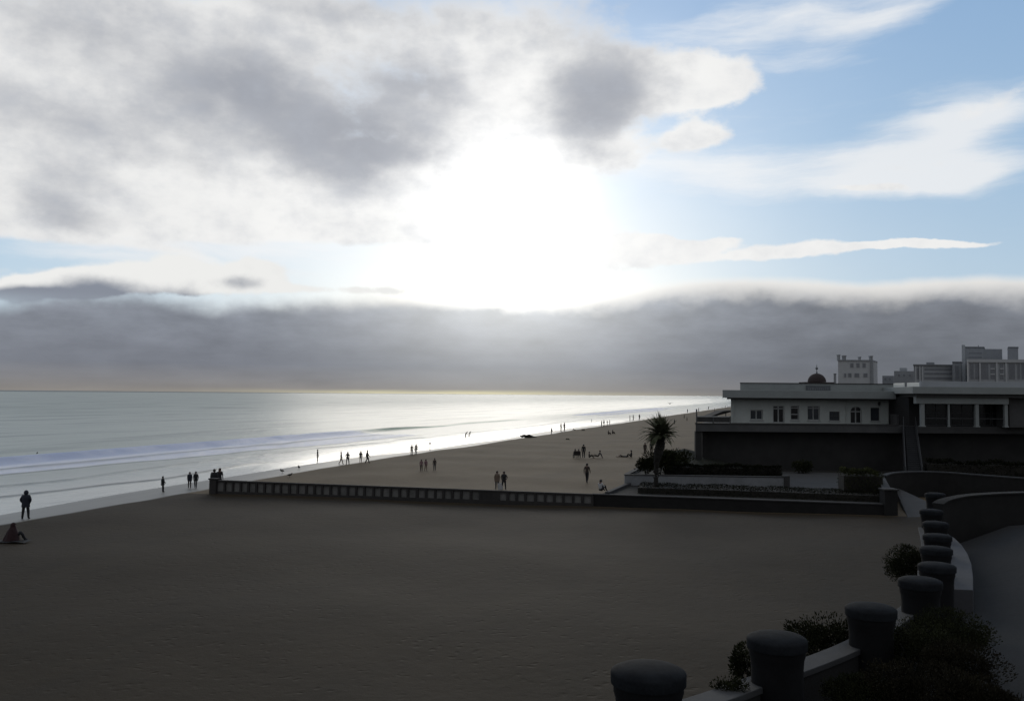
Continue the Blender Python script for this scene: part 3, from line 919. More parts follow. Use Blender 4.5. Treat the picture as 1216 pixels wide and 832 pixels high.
def build_promenade():
    inner = offset(SL, .10)
    zr = [p.z - PIL_H for p in SL]
    # surface: from the wall line far to the right
    m = MB()
    outer = []
    for i, p in enumerate(SL):
        k = i / (len(SL) - 1)
        outer.append(Vector((60, -40 + 82 * k, 0)))
    n = len(SL)
    vs, fs = [], []
    K = 10
    for i in range(n):
        for j in range(K + 1):
            f = (j / K) ** 1.6
            q = inner[i].lerp(outer[i], f)
            lift = 0.95 * float(sstep(f, 0.0, 0.10)) * float(sstep(i / (n - 1), .55, .92))     # the road climbs to the far wall
            vs.append((q.x, q.y, zr[i] + (0.02 * j if j else 0) + lift))
    for i in range(n - 1):
        for j in range(K):
            a = i * (K + 1) + j
            fs.append((a, a + 1, a + K + 2, a + K + 1))
    m.add(vs, fs)
    o = m.build('road', M['asphalt'], smooth=True); tag(o, kind='structure')
    w = empty('parapet_wall', (0, 0, 0), 0, 'low curved dark parapet wall with pale coping linking the black pillars', 'wall')
    a, b = offset(SL, -.46), offset(SL, -.10)
    c, d = offset(SL, -.50), offset(SL, -.06)
    zt = [p.z - .74 for p in SL]
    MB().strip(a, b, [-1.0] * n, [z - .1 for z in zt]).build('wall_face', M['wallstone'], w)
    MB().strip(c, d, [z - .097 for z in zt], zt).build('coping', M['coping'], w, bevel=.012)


build_promenade()


def build_pillars():
    lab = ['nearest black pillar, at the lower middle with only its domed cap and collar in frame', 'second pillar from the camera, beside the pale coping between bushes',
           'tall black pillar third from the camera, standing against the dark shrubs', 'fourth pillar from the camera, widest of the ones in front of the stack',
           'fifth black pillar from the camera, just behind the fourth and to its right', 'sixth black pillar from the camera, beside the round shrub on the sand side',
           'seventh black pillar from the camera, level with the top of the pale ledge', 'eighth black pillar from the camera, at the start of the pale ledge',
           'ninth black pillar from the camera, at the corner by the pale path', 'farthest and smallest black pillar, before the curved garden walls']
    for i, (x, y, z, r) in enumerate(PIL):
        r = .44
        h = PIL_H + .25
        o = empty('pillar', (x, y, z - h), random.uniform(0, 6), lab[i], 'pillar', 'black pillars along the promenade parapet')
        MB().lathe([(r * .88, 0), (r * .87, h * .45), (r * .875, h - .5), (r * .90, h - .36), (r * .95, h - .29), (r * .96, h - .20)], 32).build('shaft', M['pillar'], o, smooth=True)
        MB().lathe([(r * .97, h - .197), (r * 1.02, h - .19), (r * 1.025, h - .075), (r * 1.01, h - .055), (r * .965, h - .04), (r * .85, h - .015), (r * .6, h + .005), (r * .3, h + .017), (0.0, h + .02)], 40).build('cap', M['pillarcap'], o, smooth=True)


build_pillars()


def build_ledge():
    zl = 3.32
    R_ = [PZ(u, v, zl) for u, v in [(1123, 632), (1133, 638), (1142, 646.5), (1149, 657), (1153.5, 669), (1155.5, 684), (1155.5, 700)]]
    Lf = [Vector((p.x - .35 - .5 * k / 6, p.y + .1, zl)) for k, p in enumerate(R_)]
    zroad = 2.6
    m = MB().strip([(p.x, p.y) for p in Lf], [(p.x, p.y) for p in R_], 1.5, zl)
    tag(m.build('concrete_ledge', M['ledge'], bevel=.02), 'pale curved concrete ledge beside the road, right of the stacked pillars', 'ledge')


build_ledge()


def curved_wall(name, pts, thick, zb, label, mat, mcop, ctop=.09):
    """pts: (u, v_top, y)"""
    Q = [P(*p) for p in pts]
    S = smooth_line([tuple(q) for q in Q], 6)
    n = len(S)
    w = empty(name, (0, 0, 0), 0, label, 'wall')
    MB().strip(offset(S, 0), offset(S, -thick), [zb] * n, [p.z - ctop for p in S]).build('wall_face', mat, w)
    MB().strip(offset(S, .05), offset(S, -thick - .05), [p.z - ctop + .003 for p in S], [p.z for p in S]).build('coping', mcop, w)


curved_wall('curved_wall', [(1119, 598, 37.0), (1128, 593, 37.3), (1145, 589, 37.5), (1170, 586.5, 37.7), (1216, 584.5, 38.1), (1300, 583, 39)], .4, 0.0,
            'dark curved wall closing the end of the road beyond the pillars', M['wallstone'], M['wallstone'], .07)
curved_wall('curved_wall', [(1052, 564, 73), (1062, 561, 74), (1085, 559.5, 75), (1120, 560, 75), (1160, 563, 73), (1216, 567, 70), (1300, 572, 68)], .35, 0.0,
            'far low garden wall with a thin pale coping curving in front of the building base', M['wallstone'], M['coping'], .10)
# ------------------------------------------------------------------ beach pavilion on its raised deck
def rect(u0, u1, v0, v1, y):
    a, b = P(u0, v1, y), P(u1, v0, y)
    return a.x, b.x, a.z, b.z


DK_Y = 91.5
DECK_Z = P(900, 504.0, DK_Y).z
DX0, DX1 = P(826, 504, DK_Y).x, P(1290, 504, DK_Y).x


SHEAR = 0.34      # the pavilion stands along the shore, so its side walls run back to the right


SHEAR_FAR = 0.55


def sbox(m, x0, x1, y0, y1, z0, z1, sh=SHEAR, yref=None):
    r = y0 if yref is None else yref
    f = lambda x, y: (x + sh * (y - r), y)
    return m.poly([f(x0, y0), f(x1, y0), f(x1, y1), f(x0, y1)], z0, z1)


def facade(m, x0, x1, z0, z1, holes, y, depth=.28):
    xs = sorted({x0, x1, *[h[0] for h in holes], *[h[1] for h in holes]})
    zs = sorted({z0, z1, *[h[2] for h in holes], *[h[3] for h in holes]})
    for i in range(len(xs) - 1):
        for j in range(len(zs) - 1):
            cx, cz = (xs[i] + xs[i + 1]) / 2, (zs[j] + zs[j + 1]) / 2
            if any(h[0] < cx < h[1] and h[2] < cz < h[3] for h in holes): continue
            m.add([(xs[i], y, zs[j]), (xs[i + 1], y, zs[j]), (xs[i + 1], y, zs[j + 1]), (xs[i], y, zs[j + 1])], [(0, 1, 2, 3)])
    for a, b, c, d in holes:
        m.add([(a, y, c), (b, y, c), (b, y, d), (a, y, d), (a, y + depth, c), (b, y + depth, c), (b, y + depth, d), (a, y + depth, d)],
              [(0, 4, 5, 1), (1, 5, 6, 2), (2, 6, 7, 3), (3, 7, 4, 0)])


def window(parent, name, x0, x1, z0, z1, y, mull=1, transom=None, fr=M['frame'], gl=M['glass'], fw=.07, rails=()):
    m = MB()
    m.box(x0, x0 + fw, y - .06, y, z0, z1).box(x1 - fw, x1, y - .06, y, z0, z1)
    m.box(x0 + fw, x1 - fw, y - .06, y, z1 - fw, z1).box(x0 + fw, x1 - fw, y - .06, y, z0, z0 + fw)
    for k in range(mull):
        q = x0 + (x1 - x0) * (k + 1) / (mull + 1)
        m.box(q - fw * .55, q + fw * .55, y - .055, y - .002, z0 + fw, z1 - fw)
    for r in ([transom] if transom else []) + list(rails):
        q = z0 + (z1 - z0) * r
        m.box(x0 + fw, x1 - fw, y - .05, y - .004, q - fw * .5, q + fw * .5)
    f = m.build(name, fr, parent)
    MB().add([(x0 + .01, y - .015, z0 + .01), (x1 - .01, y - .015, z0 + .01), (x1 - .01, y - .015, z1 - .01), (x0 + .01, y - .015, z1 - .01)], [(0, 1, 2, 3)]).build('pane', gl, f)
    return f


def build_pavilion():
    Y = 97.0
    b = empty('beach_pavilion', (0, 0, 0), 0, 'long cream flat roofed pavilion with windows and one arched door on a dark deck', 'pavilion')
    x0, x1, z0, z1 = rect(868, 1058, 473, 505, Y)
    z0 = DECK_Z
    zt = z1 + .35
    holes, ops = [], []
    for k, (u0, u1, va, vb, kind) in enumerate([(891, 906, 486.5, 504, 'win'), (918, 931.5, 481.5, 506, 'door'), (939, 949, 481.5, 504.5, 'tall'), (959, 973.5, 482, 504.5, 'tallw'),
                                                (985, 997, 488.5, 504.5, 'small'), (1010, 1023.5, 482.5, 506, 'arch'), (1034, 1044.5, 484, 502.5, 'plain')]):
        a, c, d, e = rect(u0, u1, va, vb, Y)
        d = max(d, z0 + (.02 if kind in ('door', 'arch') else .35))
        holes.append((a, c, d, e)); ops.append(kind)
    m = MB()
    facade(m, x0, x1, z0, zt, holes, Y)
    m.add([(x0, Y, z0), (x0 + 15 * SHEAR, Y + 15, z0), (x0 + 15 * SHEAR, Y + 15, zt), (x0, Y, zt), (x1, Y, z0), (x1, Y + 15, z0), (x1, Y + 15, zt), (x1, Y, zt)],
          [(0, 1, 2, 3), (5, 4, 7, 6), (1, 5, 6, 2)])
    m.build('wall', M['render'], b)
    for h, kind in zip(holes, ops):
        a, c, d, e = h
        yy = Y + .24
        if kind == 'win': window(b, 'window', a, c, d, e, yy, 1, fw=.10)
        elif kind == 'door':
            window(b, 'door', a, c, d, e, yy, 1, .83, fw=.11, gl=M['darkglass'])
        elif kind == 'tall': window(b, 'window', a, c, d, e, yy, 0, .84, fw=.10, gl=M['darkglass'], rails=(.40,))
        elif kind == 'tallw': window(b, 'window', a, c, d, e, yy, 1, .84, fw=.09)
        elif kind == 'small': window(b, 'window', a, c, d, e, yy, 1, .5, fw=.06, fr=M['darkframe'])
        elif kind == 'plain': window(b, 'window', a, c, d, e, yy, 0, None, fw=.07, fr=M['darkframe'])
        else:
            window(b, 'door', a, c, d, e, yy, 1, .70, fw=.11, gl=M['darkglass'])
            # arched head: fill the two corners above the curve
            r = (c - a) / 2; cx = (a + c) / 2; zc = e - r
            s = MB()
            for sg in (-1, 1):
                arc = [(cx + sg * r * math.cos(q), zc + r * math.sin(q)) for q in np.linspace(0, math.pi / 2, 12)]
                out = arc + [(cx + sg * r, e)]
                out = out if sg > 0 else out[::-1]
                s.prism(out, Y + .003, Y + .2)
            s.build('arch_spandrel', M['render'], b)
        if kind in ('win', 'small', 'tallw', 'tall', 'plain'):
            MB().box(a - .08, c + .08, Y - .09, Y - .003, d - .12, d - .003).build('sill', M['frame'], b)
    # flat roof slab with deep overhang and the parapet set back on it
    ra, rb, rz0, rz1 = rect(858, 1064, 464.5, 472, 95.0)
    sbox(MB(), ra, rb, 95.0, Y + 16, rz0, rz1).build('roof', M['roofedge'], b, bevel=.03)
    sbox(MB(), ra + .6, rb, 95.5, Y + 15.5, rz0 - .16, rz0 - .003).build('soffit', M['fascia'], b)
    pa, pb, pz0, pz1 = rect(879, 1064, 455.5, 465, 98.5)
    sbox(MB(), pa, pb, 98.5, Y + 14, rz1 + .003, pz1 - .08).build('parapet', M['roofedge'], b)
    sbox(MB(), pa - .06, pb, 98.42, Y + 14.1, pz1 - .077, pz1).build('parapet_coping', M['coping_dim'], b)
    sa, sb, sz0, sz1 = rect(957.5, 986, 457.8, 464.3, 98.4)
    s = MB().box(sa, sb, 98.38, 98.497, sz0, sz1)
    sg = s.build('sign_board', M['sign'], b)
    # unreadable low relief lettering on the parapet board
    t = MB()
    q = sa + .15
    while q < sb - .3:
        w = random.choice([.12, .16, .2])
        t.box(q, q + w, 98.345, 98.377, sz0 + .12, sz0 + random.choice([.34, .40, .46])); q += w + .09
    t.build('lettering', M['far_dark'], sg)
    # lamp and downpipes on the front wall
    lx, _, lz, lz1 = rect(1042.3, 1043.6, 477, 480.5, Y)
    MB().box(lx, lx + .2, Y - .22, Y - .003, lz, lz1).box(lx + .05, lx + .15, Y - .16, Y - .04, lz - .12, lz - .003).build('wall_lamp', M['darkframe'], b)
    for u in (871.5, 1004.5, 1053.5):
        q = P(u, 490, Y).x
        MB().tube([(q, Y - .09, DECK_Z + .02), (q, Y - .09, zt - .5), (q, Y - .01, zt - .38)], .045, 8).build('downpipe', M['render'], b)
    # recess between the two wings
    a, c, d, e = rect(1058, 1094, 468, 506, 99.5)
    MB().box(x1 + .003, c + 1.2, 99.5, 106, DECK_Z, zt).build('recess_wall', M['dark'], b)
    a, c, d, e = rect(1064.5, 1080.5, 492, 507, 94.5)
    MB().box(a, c, 94.5, 96.0, DECK_Z + .003, e).build('terrace_box', M['fascia'], b, bevel=.03)


build_pavilion()


def build_porch_wing():
    Y = 88.0
    b = empty('porch_building', (0, 0, 0), 0, 'flat roofed wing at the right edge with a columned porch and dark glazing', 'building')
    ra, rb, rz0, rz1 = rect(1084, 1290, 460.5, 467.2, Y)
    bk = P(1058.5, 463, Y + 8).x
    MB().poly([(ra, Y), (rb, Y), (rb, Y + 20), (bk + .5, Y + 20), (bk, Y + 8)], rz0, rz1).build('roof', M['roofedge'], b, bevel=.03)
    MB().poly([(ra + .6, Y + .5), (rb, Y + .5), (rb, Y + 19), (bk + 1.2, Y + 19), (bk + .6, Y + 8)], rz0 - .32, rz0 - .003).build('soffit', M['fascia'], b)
    pz1 = P(1150, 453, Y + .8).z
    pax = P(1093.5, 456, Y + .8).x
    MB().box(pax, rb, Y + .8, Y + 1.15, rz1 + .003, pz1).build('parapet', M['far_grey'], b, bevel=.02)
    # bright translucent screens standing on the left end of the roof
    for (u0, y0_, u1, y1_) in [(1092.5, Y + 1.0, 1077, Y + 4.4), (1073.5, Y + 5.2, 1061, Y + 8.4)]:
        p0, p1 = P(u0, 455, y0_), P(u1, 456, y1_)
        MB().strip([(p0.x, p0.y), (p1.x, p1.y)], [(p0.x + .08, p0.y), (p1.x + .08, p1.y)], rz1 + .003, [pz1 - .1, pz1 - .1]).build('roof_screen', M['frost'], b)
    # porch: beam and columns
    a, c, bz0, bz1 = rect(1088, 1198, 471.8, 479, Y + .9)
    MB().box(a, c, Y + .9, Y + 1.5, bz0, bz1).build('beam', M['roofedge'], b, bevel=.02)
    for u, w in [(1095, .36), (1126.5, .17), (1159.5, .34), (1194, .32)]:
        x = P(u, 490, Y + 1.2).x
        m = MB().box(x - w / 2, x + w / 2, Y + 1.2 - w / 2, Y + 1.2 + w / 2, DECK_Z + .003, bz0 - .003)
        m.box(x - w * .7, x + w * .7, Y + 1.2 - w * .7, Y + 1.2 + w * .7, DECK_Z + .004, DECK_Z + .12)
        m.build('column', M['roofedge'], b, bevel=.01)
    # glazed wall deep inside the porch
    a, c, _, _ = rect(1080, 1205, 471, 506, Y + 4)
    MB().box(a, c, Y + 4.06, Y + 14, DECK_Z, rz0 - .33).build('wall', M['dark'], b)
    for u0, u1 in [(1099, 1124), (1129, 1156), (1163, 1176), (1178, 1190)]:
        q0, q1, _, _ = rect(u0, u1, 480, 505, Y + 4)
        window(b, 'window', q0, q1, DECK_Z + .05, DECK_Z + 2.4, Y + 4.05, 1, None, fr=M['darkframe'], gl=M['darkglass'], fw=.07, rails=(.33, .55))
    MB().bar((P(1097, 500, Y + 1.2).x + .2, Y + 1.2, DECK_Z + .85), (P(1193, 500, Y + 1.2).x - .2, Y + 1.2, DECK_Z + .85), .05, .06).build('handrail', M['darkframe'], b)
    q0, q1, _, _ = rect(1199, 1290, 471, 506, Y + 1.6)
    MB().box(q0, q1, Y + 1.6, Y + 15, DECK_Z, rz0 - .33).build('side_wall', M['fascia'], b)


build_porch_wing()


def build_deck():
    d = empty('deck', (0, 0, 0), 0, 'raised dark terrace deck on a black base wall carrying the pavilion', 'terrace deck')
    fz = P(900, 512.5, DK_Y).z
    xs = P(1068.5, 508, DK_Y).x; xt = P(1092, 508, DK_Y).x
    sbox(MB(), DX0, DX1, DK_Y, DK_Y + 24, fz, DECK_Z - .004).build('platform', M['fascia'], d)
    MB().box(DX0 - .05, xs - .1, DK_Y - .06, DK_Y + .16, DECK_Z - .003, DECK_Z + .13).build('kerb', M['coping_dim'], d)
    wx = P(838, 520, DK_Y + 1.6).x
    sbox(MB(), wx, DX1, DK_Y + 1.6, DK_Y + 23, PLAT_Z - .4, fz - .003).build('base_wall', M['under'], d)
    for u, w, y, mm in [(829, .62, DK_Y + .5, 'under'), (831.8, .14, DK_Y + 3.6, 'frame'), (836.3, .5, DK_Y + 1.4, 'under')]:
        x = P(u, 530, y).x
        MB().box(x - w / 2, x + w / 2, y - w / 2, y + w / 2, -.3, fz - .003).build('column', M[mm], d)
    # balustrade on the sea end
    ya = DK_Y + .3
    a, c, z0, z1 = rect(828, 868, 494, 503.5, ya)
    MB().box(a, c, ya, ya + .05, DECK_Z + .22, z1 - .1).build('balustrade_panel', M['coping_dim'], d)
    MB().box(a - .05, c, ya - .02, ya + .09, z1 - .097, z1).build('balustrade_rail', M['frame'], d)
    for u, vt in [(827.3, 485.5), (847, 495), (867, 494)]:
        x = P(u, 500, ya).x
        MB().box(x - .06, x + .06, ya - .03, ya + .09, DECK_Z, P(u, vt, ya).z).build('balustrade_post', M['fascia'], d)


build_deck()


def build_stairs():
    y0, y1 = DK_Y - .01, 84.2
    xa, xb = P(1071.5, 508, y0).x, P(1087.5, 508, y0).x
    xa1, xb1 = P(1075, 557, y1).x, P(1097, 557, y1).x
    s = empty('staircase', (0, 0, 0), 0, 'grey concrete staircase coming down from the deck between the two wings', 'stairs')
    n = 25
    m = MB()
    for k in range(n):
        f0, f1 = k / n, (k + 1) / n
        z1 = DECK_Z - (DECK_Z - PLAT_Z) * f0 - .02
        ya, yb = y0 + (y1 - y0) * f0, y0 + (y1 - y0) * f1
        qa, qb = xa + (xa1 - xa) * f0, xb + (xb1 - xb) * f0
        m.box(qa + .16, qb - .16, yb, ya, PLAT_Z - .2, z1)
    m.build('steps', M['stair'], s)
    for a, c in ((xa, xa1), (xb, xb1)):
        sg = 0 if a == xa else -.15
        MB().strip([(a + sg, y0), (c + sg, y1)], [(a + sg + .15, y0), (c + sg + .15, y1)], [PLAT_Z - .3] * 2, [DECK_Z + .15, PLAT_Z + .25]).build('side_wall', M['stair'], s)
        q = MB()
        for k in range(5):
            f = k / 4
            x, y, z = a + (c - a) * f + sg + .075, y0 + (y1 - y0) * f - (.1 if k == 0 else -.1 if k == 4 else 0), DECK_Z + .15 + (PLAT_Z + .1 - DECK_Z) * f
            q.bar((x, y, z), (x, y, z + .8), .04, .04)
        q.bar((a + sg + .075, y0 - .1, DECK_Z + .95), (c + sg + .075, y1 + .1, PLAT_Z + 1.05), .05, .05)
        q.build('handrail', M['darkframe'], s)


build_stairs()

# dark sloping awning behind the balustrade
def build_awning():
    y = 100.0
    a, b_, c = P(839, 496.5, y), P(858, 489, y), P(870, 488, y)
    o = empty('awning', (a.x, y, DECK_Z), 0, 'dark sloping awning at the sea end of the pavilion terrace', 'awning')
    l = lambda p: (p.x - a.x, p.z - DECK_Z)
    MB().prism([l(a), l(c), (l(c)[0], l(c)[1] + .12), (l(b_)[0], l(b_)[1] + .12), (l(a)[0], l(a)[1] + .1)], -.5, 3.0).build('canopy', M['dark'], o)
    for q in (.15, c.x - a.x - .1):
        for yy in (-.4, 2.8):
            MB().box(q - .04, q + .04, yy - .04, yy + .04, 0.0, l(a)[1] + (l(c)[1] - l(a)[1]) * max(0, (q / (c.x - a.x)))).build('leg', M['dark'], o)


build_awning()

# ------------------------------------------------------------------ buildings behind, up the coast
def far_block(name, label, y, u0, u1, v0, depth, mat, cat='building', base=0.0):
    o = empty(name, (0, 0, 0), 0, label, cat)
    a, c, _, zt = rect(u0, u1, v0, 470, y)
    sbox(MB(), a, c, y, y + depth, base, zt, SHEAR_FAR).build('wall', mat, o)
    return o, a, c, zt


def far_win(o, y, u0, u1, v0, v1, mat='far_window', name='window'):
    a, c, z0, z1 = rect(u0, u1, v0, v1, y)
    f = MB().box(a - .12, c + .12, y - .10, y - .003, z0 - .12, z1 + .12)
    w = f.build(name, M['far_grey' if mat == 'far_window' else mat], o)
    MB().box(a, c, y - .13, y - .103, z0, z1).build('pane', M[mat], w)


def far_box(o, name, y, u0, u1, v0, v1, depth, mat, dy=0.0):
    a, c, z0, z1 = rect(u0, u1, v0, v1, y)
    return sbox(MB(), a, c, y + dy, y + dy + depth, z0, z1, SHEAR_FAR, y).build(name, mat, o)


def build_town():
    y = 300.0
    o, a, c, zt = far_block('tower_house', 'pale square tower house with corner turrets rising behind the pavilion', y, 995.5, 1036, 428, 12, M['far_white'], 'house')
    for u in (1011.5, 1018.8, 1026): far_win(o, y, u - 1.7, u + 1.7, 431.2, 436)
    for u, w in ((1003.5, 1), (1009, 1.8), (1017.5, 2.6), (1027.6, 2.2)): far_win(o, y, u - w, u + w, 443.2, 447.6)
    for u, w, v in ((996.4, 1.0, 422), (1003, 1.5, 423), (1021.3, .7, 424.5), (1034.8, 1.3, 423.4)):
        a0, c0, z0, z1 = rect(u - w, u + w, v, 428.2, y)
        m = MB().box(a0, c0, y - .2, y + 1.2, z0 + .02, z1); m.box(a0 - .12, c0 + .12, y - .32, y + 1.3, z1 + .003, z1 + .3)
        m.build('turret', M['far_dim'], o)
    far_box(o, 'parapet', y, 995.2, 1036.3, 427.3, 428.6, 12.4, M['far_dim'], -.25)
    a0, c0, z0, z1 = rect(1034, 1036.4, 428, 470, y)
    MB().box(a0, c0, y - .5, y - .255, 0, z1 - .4).build('pilaster', M['far_dim'], o)
    p, *_ = far_block('chimney_stack', 'slim grey chimney left of the pale tower house', 290, 990.2, 992.3, 444, 1, M['far_dim'], 'chimney')
    far_box(p, 'cap', 290, 989.8, 992.7, 443.4, 444.2, 1.2, M['far_dark'], -.1)
    # domed kiosk
    y = 170.0
    cx = P(970, 450, y).x; zb = P(970, 453.4, y).z; zt = P(970, 443.2, y).z
    r = 10.6 * y / FPX
    k = empty('domed_tower', (cx, y, 0), 0, 'small brown dome with a finial showing above the pavilion roof', 'tower')
    MB().lathe([(r * 1.2, 0), (r * 1.2, zb - .9), (r * 1.32, zb - .85), (r * 1.32, zb - .6)], 24).build('drum', M['far_dim'], k)
    MB().box(-18 * y / FPX, 17 * y / FPX, -r, r, zb - .597, zb - .05).build('roof_step', M['dome'], k)
    h = zt - zb
    MB().lathe([(r * math.cos(q), zb + h * math.sin(q)) for q in np.linspace(0, math.pi / 2 - .02, 10)], 28).build('dome', M['dome'], k, smooth=True)
    MB().lathe([(.16, zt - .05), (.16, zt + .25), (.07, zt + .3), (.07, zt + .7), (.26, zt + .85), (.26, zt + 1.05), (.07, zt + 1.2), (.02, zt + 1.75)], 10).build('finial', M['far_dark'], k)
    # hotel complex at the right edge
    y = 340.0
    o, a, c, zt = far_block('hotel', 'large grey hotel at the right edge with a long top floor of vertical bays', y, 1149, 1260, 428.5, 30, M['far_grey'], 'hotel')
    far_box(o, 'cornice', y, 1148, 1260, 427.2, 430, 31, M['far_white'], -.6)
    for u0, u1 in [(1152, 1156), (1158, 1163), (1164.6, 1173.5), (1176, 1181), (1187, 1191), (1198, 1205), (1208, 1211), (1213, 1216), (1222, 1230), (1236, 1244)]:
        far_win(o, y, u0, u1, 431.5, 450)
    for v in (437, 443.5):
        for u0 in (1176, 1187):
            a0, c0, z0, z1 = rect(u0, u0 + 5, v, v + 1.4, y); MB().box(a0, c0, y - .3, y - .14, z0, z1).build('balcony_rail', M['far_white'], o)
    for u in (1149.6, 1163.9, 1183.8, 1195, 1219): far_box(o, 'pilaster', y, u - .8, u + .8, 430.2, 458, .45, M['far_white'], -.45)
    o, *_ = far_block('tower_block', 'dark stepped tower block rising behind the hotel', 372.0, 1143.5, 1168.5, 412.5, 14, M['far_dim'], 'tower')
    far_box(o, 'lower_wing', 372, 1168.7, 1190, 414.3, 500, 13, M['far_dim'], .4)
    far_box(o, 'corner_post', 372, 1143, 1146, 409.5, 470, .5, M['far_grey'], -.55)
    far_box(o, 'roof_slab', 372, 1142, 1169, 411.6, 412.6, 14.8, M['far_dark'], -.3)
    far_box(o, 'mast', 372, 1161.2, 1162, 409.5, 411.5, .4, M['far_dark'], 2)
    for v in (418, 423): far_win(o, 372, 1150, 1166, v, v + 2)
    o, *_ = far_block('water_tank', 'square dark roof tower standing on the hotel at the far right', 362.0, 1197.5, 1209, 412.5, 5, M['far_dim'], 'tower')
    far_box(o, 'cap', 362, 1197, 1209.5, 411.7, 413, 5.4, M['far_dark'], -.2)
    y = 350.0
    o, *_ = far_block('apartment_block', 'low apartment block with stacked horizontal balcony bands', y, 1085.5, 1133, 434, 16, M['far_grey'], 'apartments')
    far_box(o, 'roof', y, 1084.5, 1133.5, 432.8, 434.4, 17, M['far_dark'], -.5)
    for v in (437.2, 442.3, 447.6): far_win(o, y, 1097.5, 1130, v, v + 2.5, name='balcony')
    for u in (1087.5, 1092.5, 1095.6): far_box(o, 'pilaster', y, u - .6, u + .6, 434.6, 458, .4, M['far_white'], -.4)
    far_win(o, y, 1088.6, 1091.4, 437, 450)
    far_box(o, 'roof_box', y, 1099, 1108, 429.6, 432.7, 4, M['far_dim'], 4)
    o, *_ = far_block('stair_tower', 'narrow grey stair tower between the balcony block and the hotel', 346.0, 1131.5, 1141.5, 430, 8, M['far_dim'], 'tower')
    far_win(o, 346, 1134, 1138.5, 433.5, 450)
    far_box(o, 'cap', 346, 1130.8, 1142, 429.2, 430.2, 8.6, M['far_dark'], -.3)
    o, *_ = far_block('grey_house', 'hazy grey house with a roof box, left of the balcony block', 420.0, 1062, 1085, 440.5, 12, M['far_dim'], 'house')
    far_box(o, 'roof_box', 420, 1067.5, 1075.5, 436.4, 440.6, 4, M['far_grey'], 3)
    for u in (1066, 1072, 1079): far_win(o, 420, u, u + 3, 444, 447)
    o, *_ = far_block('low_house', 'low hazy house just right of the pale tower house', 440.0, 1048, 1061, 446, 10, M['far_dim'], 'house')
    for u in (1050, 1055): far_win(o, 440, u, u + 2.6, 448.5, 451.5)
    # pale flagpole before the hotel
    q = P(1149.3, 452, 200); zt = P(1149.3, 430, 200).z
    f = empty('flagpole', (q.x, 200, 0), 0, 'thin pale flagpole standing in front of the hotel', 'flagpole')
    MB().tube([(0, 0, 0), (0, 0, zt)], [.11, .07], 8).build('pole', M['white_metal'], f)
    MB().lathe([(0.0, zt + .002), (.14, zt + .1), (.14, zt + .18), (0.0, zt + .28)], 8).build('ball', M['white_metal'], f)


build_town()
# ------------------------------------------------------------------ plants
def leaf_mat(name, c0, c1):
    def f(t, b):
        pos = t.node('ShaderNodeNewGeometry').outputs['Position']
        n = t.noise(pos, 1.3, 4, 0.6); n2 = t.noise(pos, 11.0, 2, 0.5)
        k = t.math('ADD', t.math('MULTIPLY', n, 0.6), t.math('MULTIPLY', n2, 0.4))
        t.put(b.inputs['Base Color'], t.mix(t.smooth(k, 0.35, 0.65), c0, c1))
        b.inputs['Roughness'].default_value = 0.9
        b.inputs['Specular IOR Level'].default_value = 0.08
    return material(name, f)


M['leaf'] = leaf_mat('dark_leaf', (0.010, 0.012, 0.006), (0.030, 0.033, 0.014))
M['leaf_dim'] = leaf_mat('shaded_leaf', (0.006, 0.007, 0.004), (0.016, 0.018, 0.009))  # darker leaf colour for hedges and low planting
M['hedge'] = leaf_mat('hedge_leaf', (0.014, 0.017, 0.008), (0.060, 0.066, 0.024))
M['leaf_red'] = leaf_mat('brown_leaf', (0.010, 0.009, 0.006), (0.024, 0.021, 0.012))
M['palm'] = leaf_mat('palm_leaf', (0.045, 0.052, 0.030), (0.13, 0.14, 0.085))
M['bark'] = plain('bark', (0.018, 0.016, 0.013), 0.95, 0.4, 4.0, 0.6)


def leaf_mesh(name, pts, dirs, size, mat, parent, aspect=.45):
    """one small folded leaf at each point"""
    n = len(pts)
    d = dirs / np.linalg.norm(dirs, axis=1, keepdims=True)
    r = rng.normal(size=(n, 3)); sd = np.cross(d, r); sd /= np.linalg.norm(sd, axis=1, keepdims=True)
    L = size * rng.uniform(.6, 1.35, (n, 1)); Wd = L * aspect
    a = pts; b = pts + d * L * .5 + sd * Wd * .5; c = pts + d * L; e = pts + d * L * .5 - sd * Wd * .5
    v = np.stack([a, b, c, e], 1).reshape(-1, 3)
    f = np.arange(4 * n).reshape(n, 4)
    me = bpy.data.meshes.new(name); me.from_pydata(v.tolist(), [], f.tolist()); me.materials.append(mat)
    o = link(bpy.data.objects.new(name, me), parent)
    return o


def lobes_points(lobes, n):
    P_, D_ = [], []
    vol = np.array([l[3] * l[4] * l[5] for l in lobes]) ** (2 / 3); vol /= vol.sum()
    for l, w in zip(lobes, vol):
        m = int(n * w)
        q = rng.normal(size=(m, 3)); q /= np.linalg.norm(q, axis=1, keepdims=True)
        rad = rng.uniform(0.35, 1.0, (m, 1)) ** .5
        rad = rad * (1 + .22 * np.sin(q[:, :1] * 7 + l[0]) * np.sin(q[:, 1:2] * 6 + l[1]) + .16 * np.sin(q[:, 2:3] * 11))
        P_.append(np.array(l[:3]) + q * rad * np.array(l[3:6]))
        D_.append(q + rng.normal(scale=.55, size=(m, 3)) + np.array([0, 0, .45]))
    return np.concatenate(P_), np.concatenate(D_)


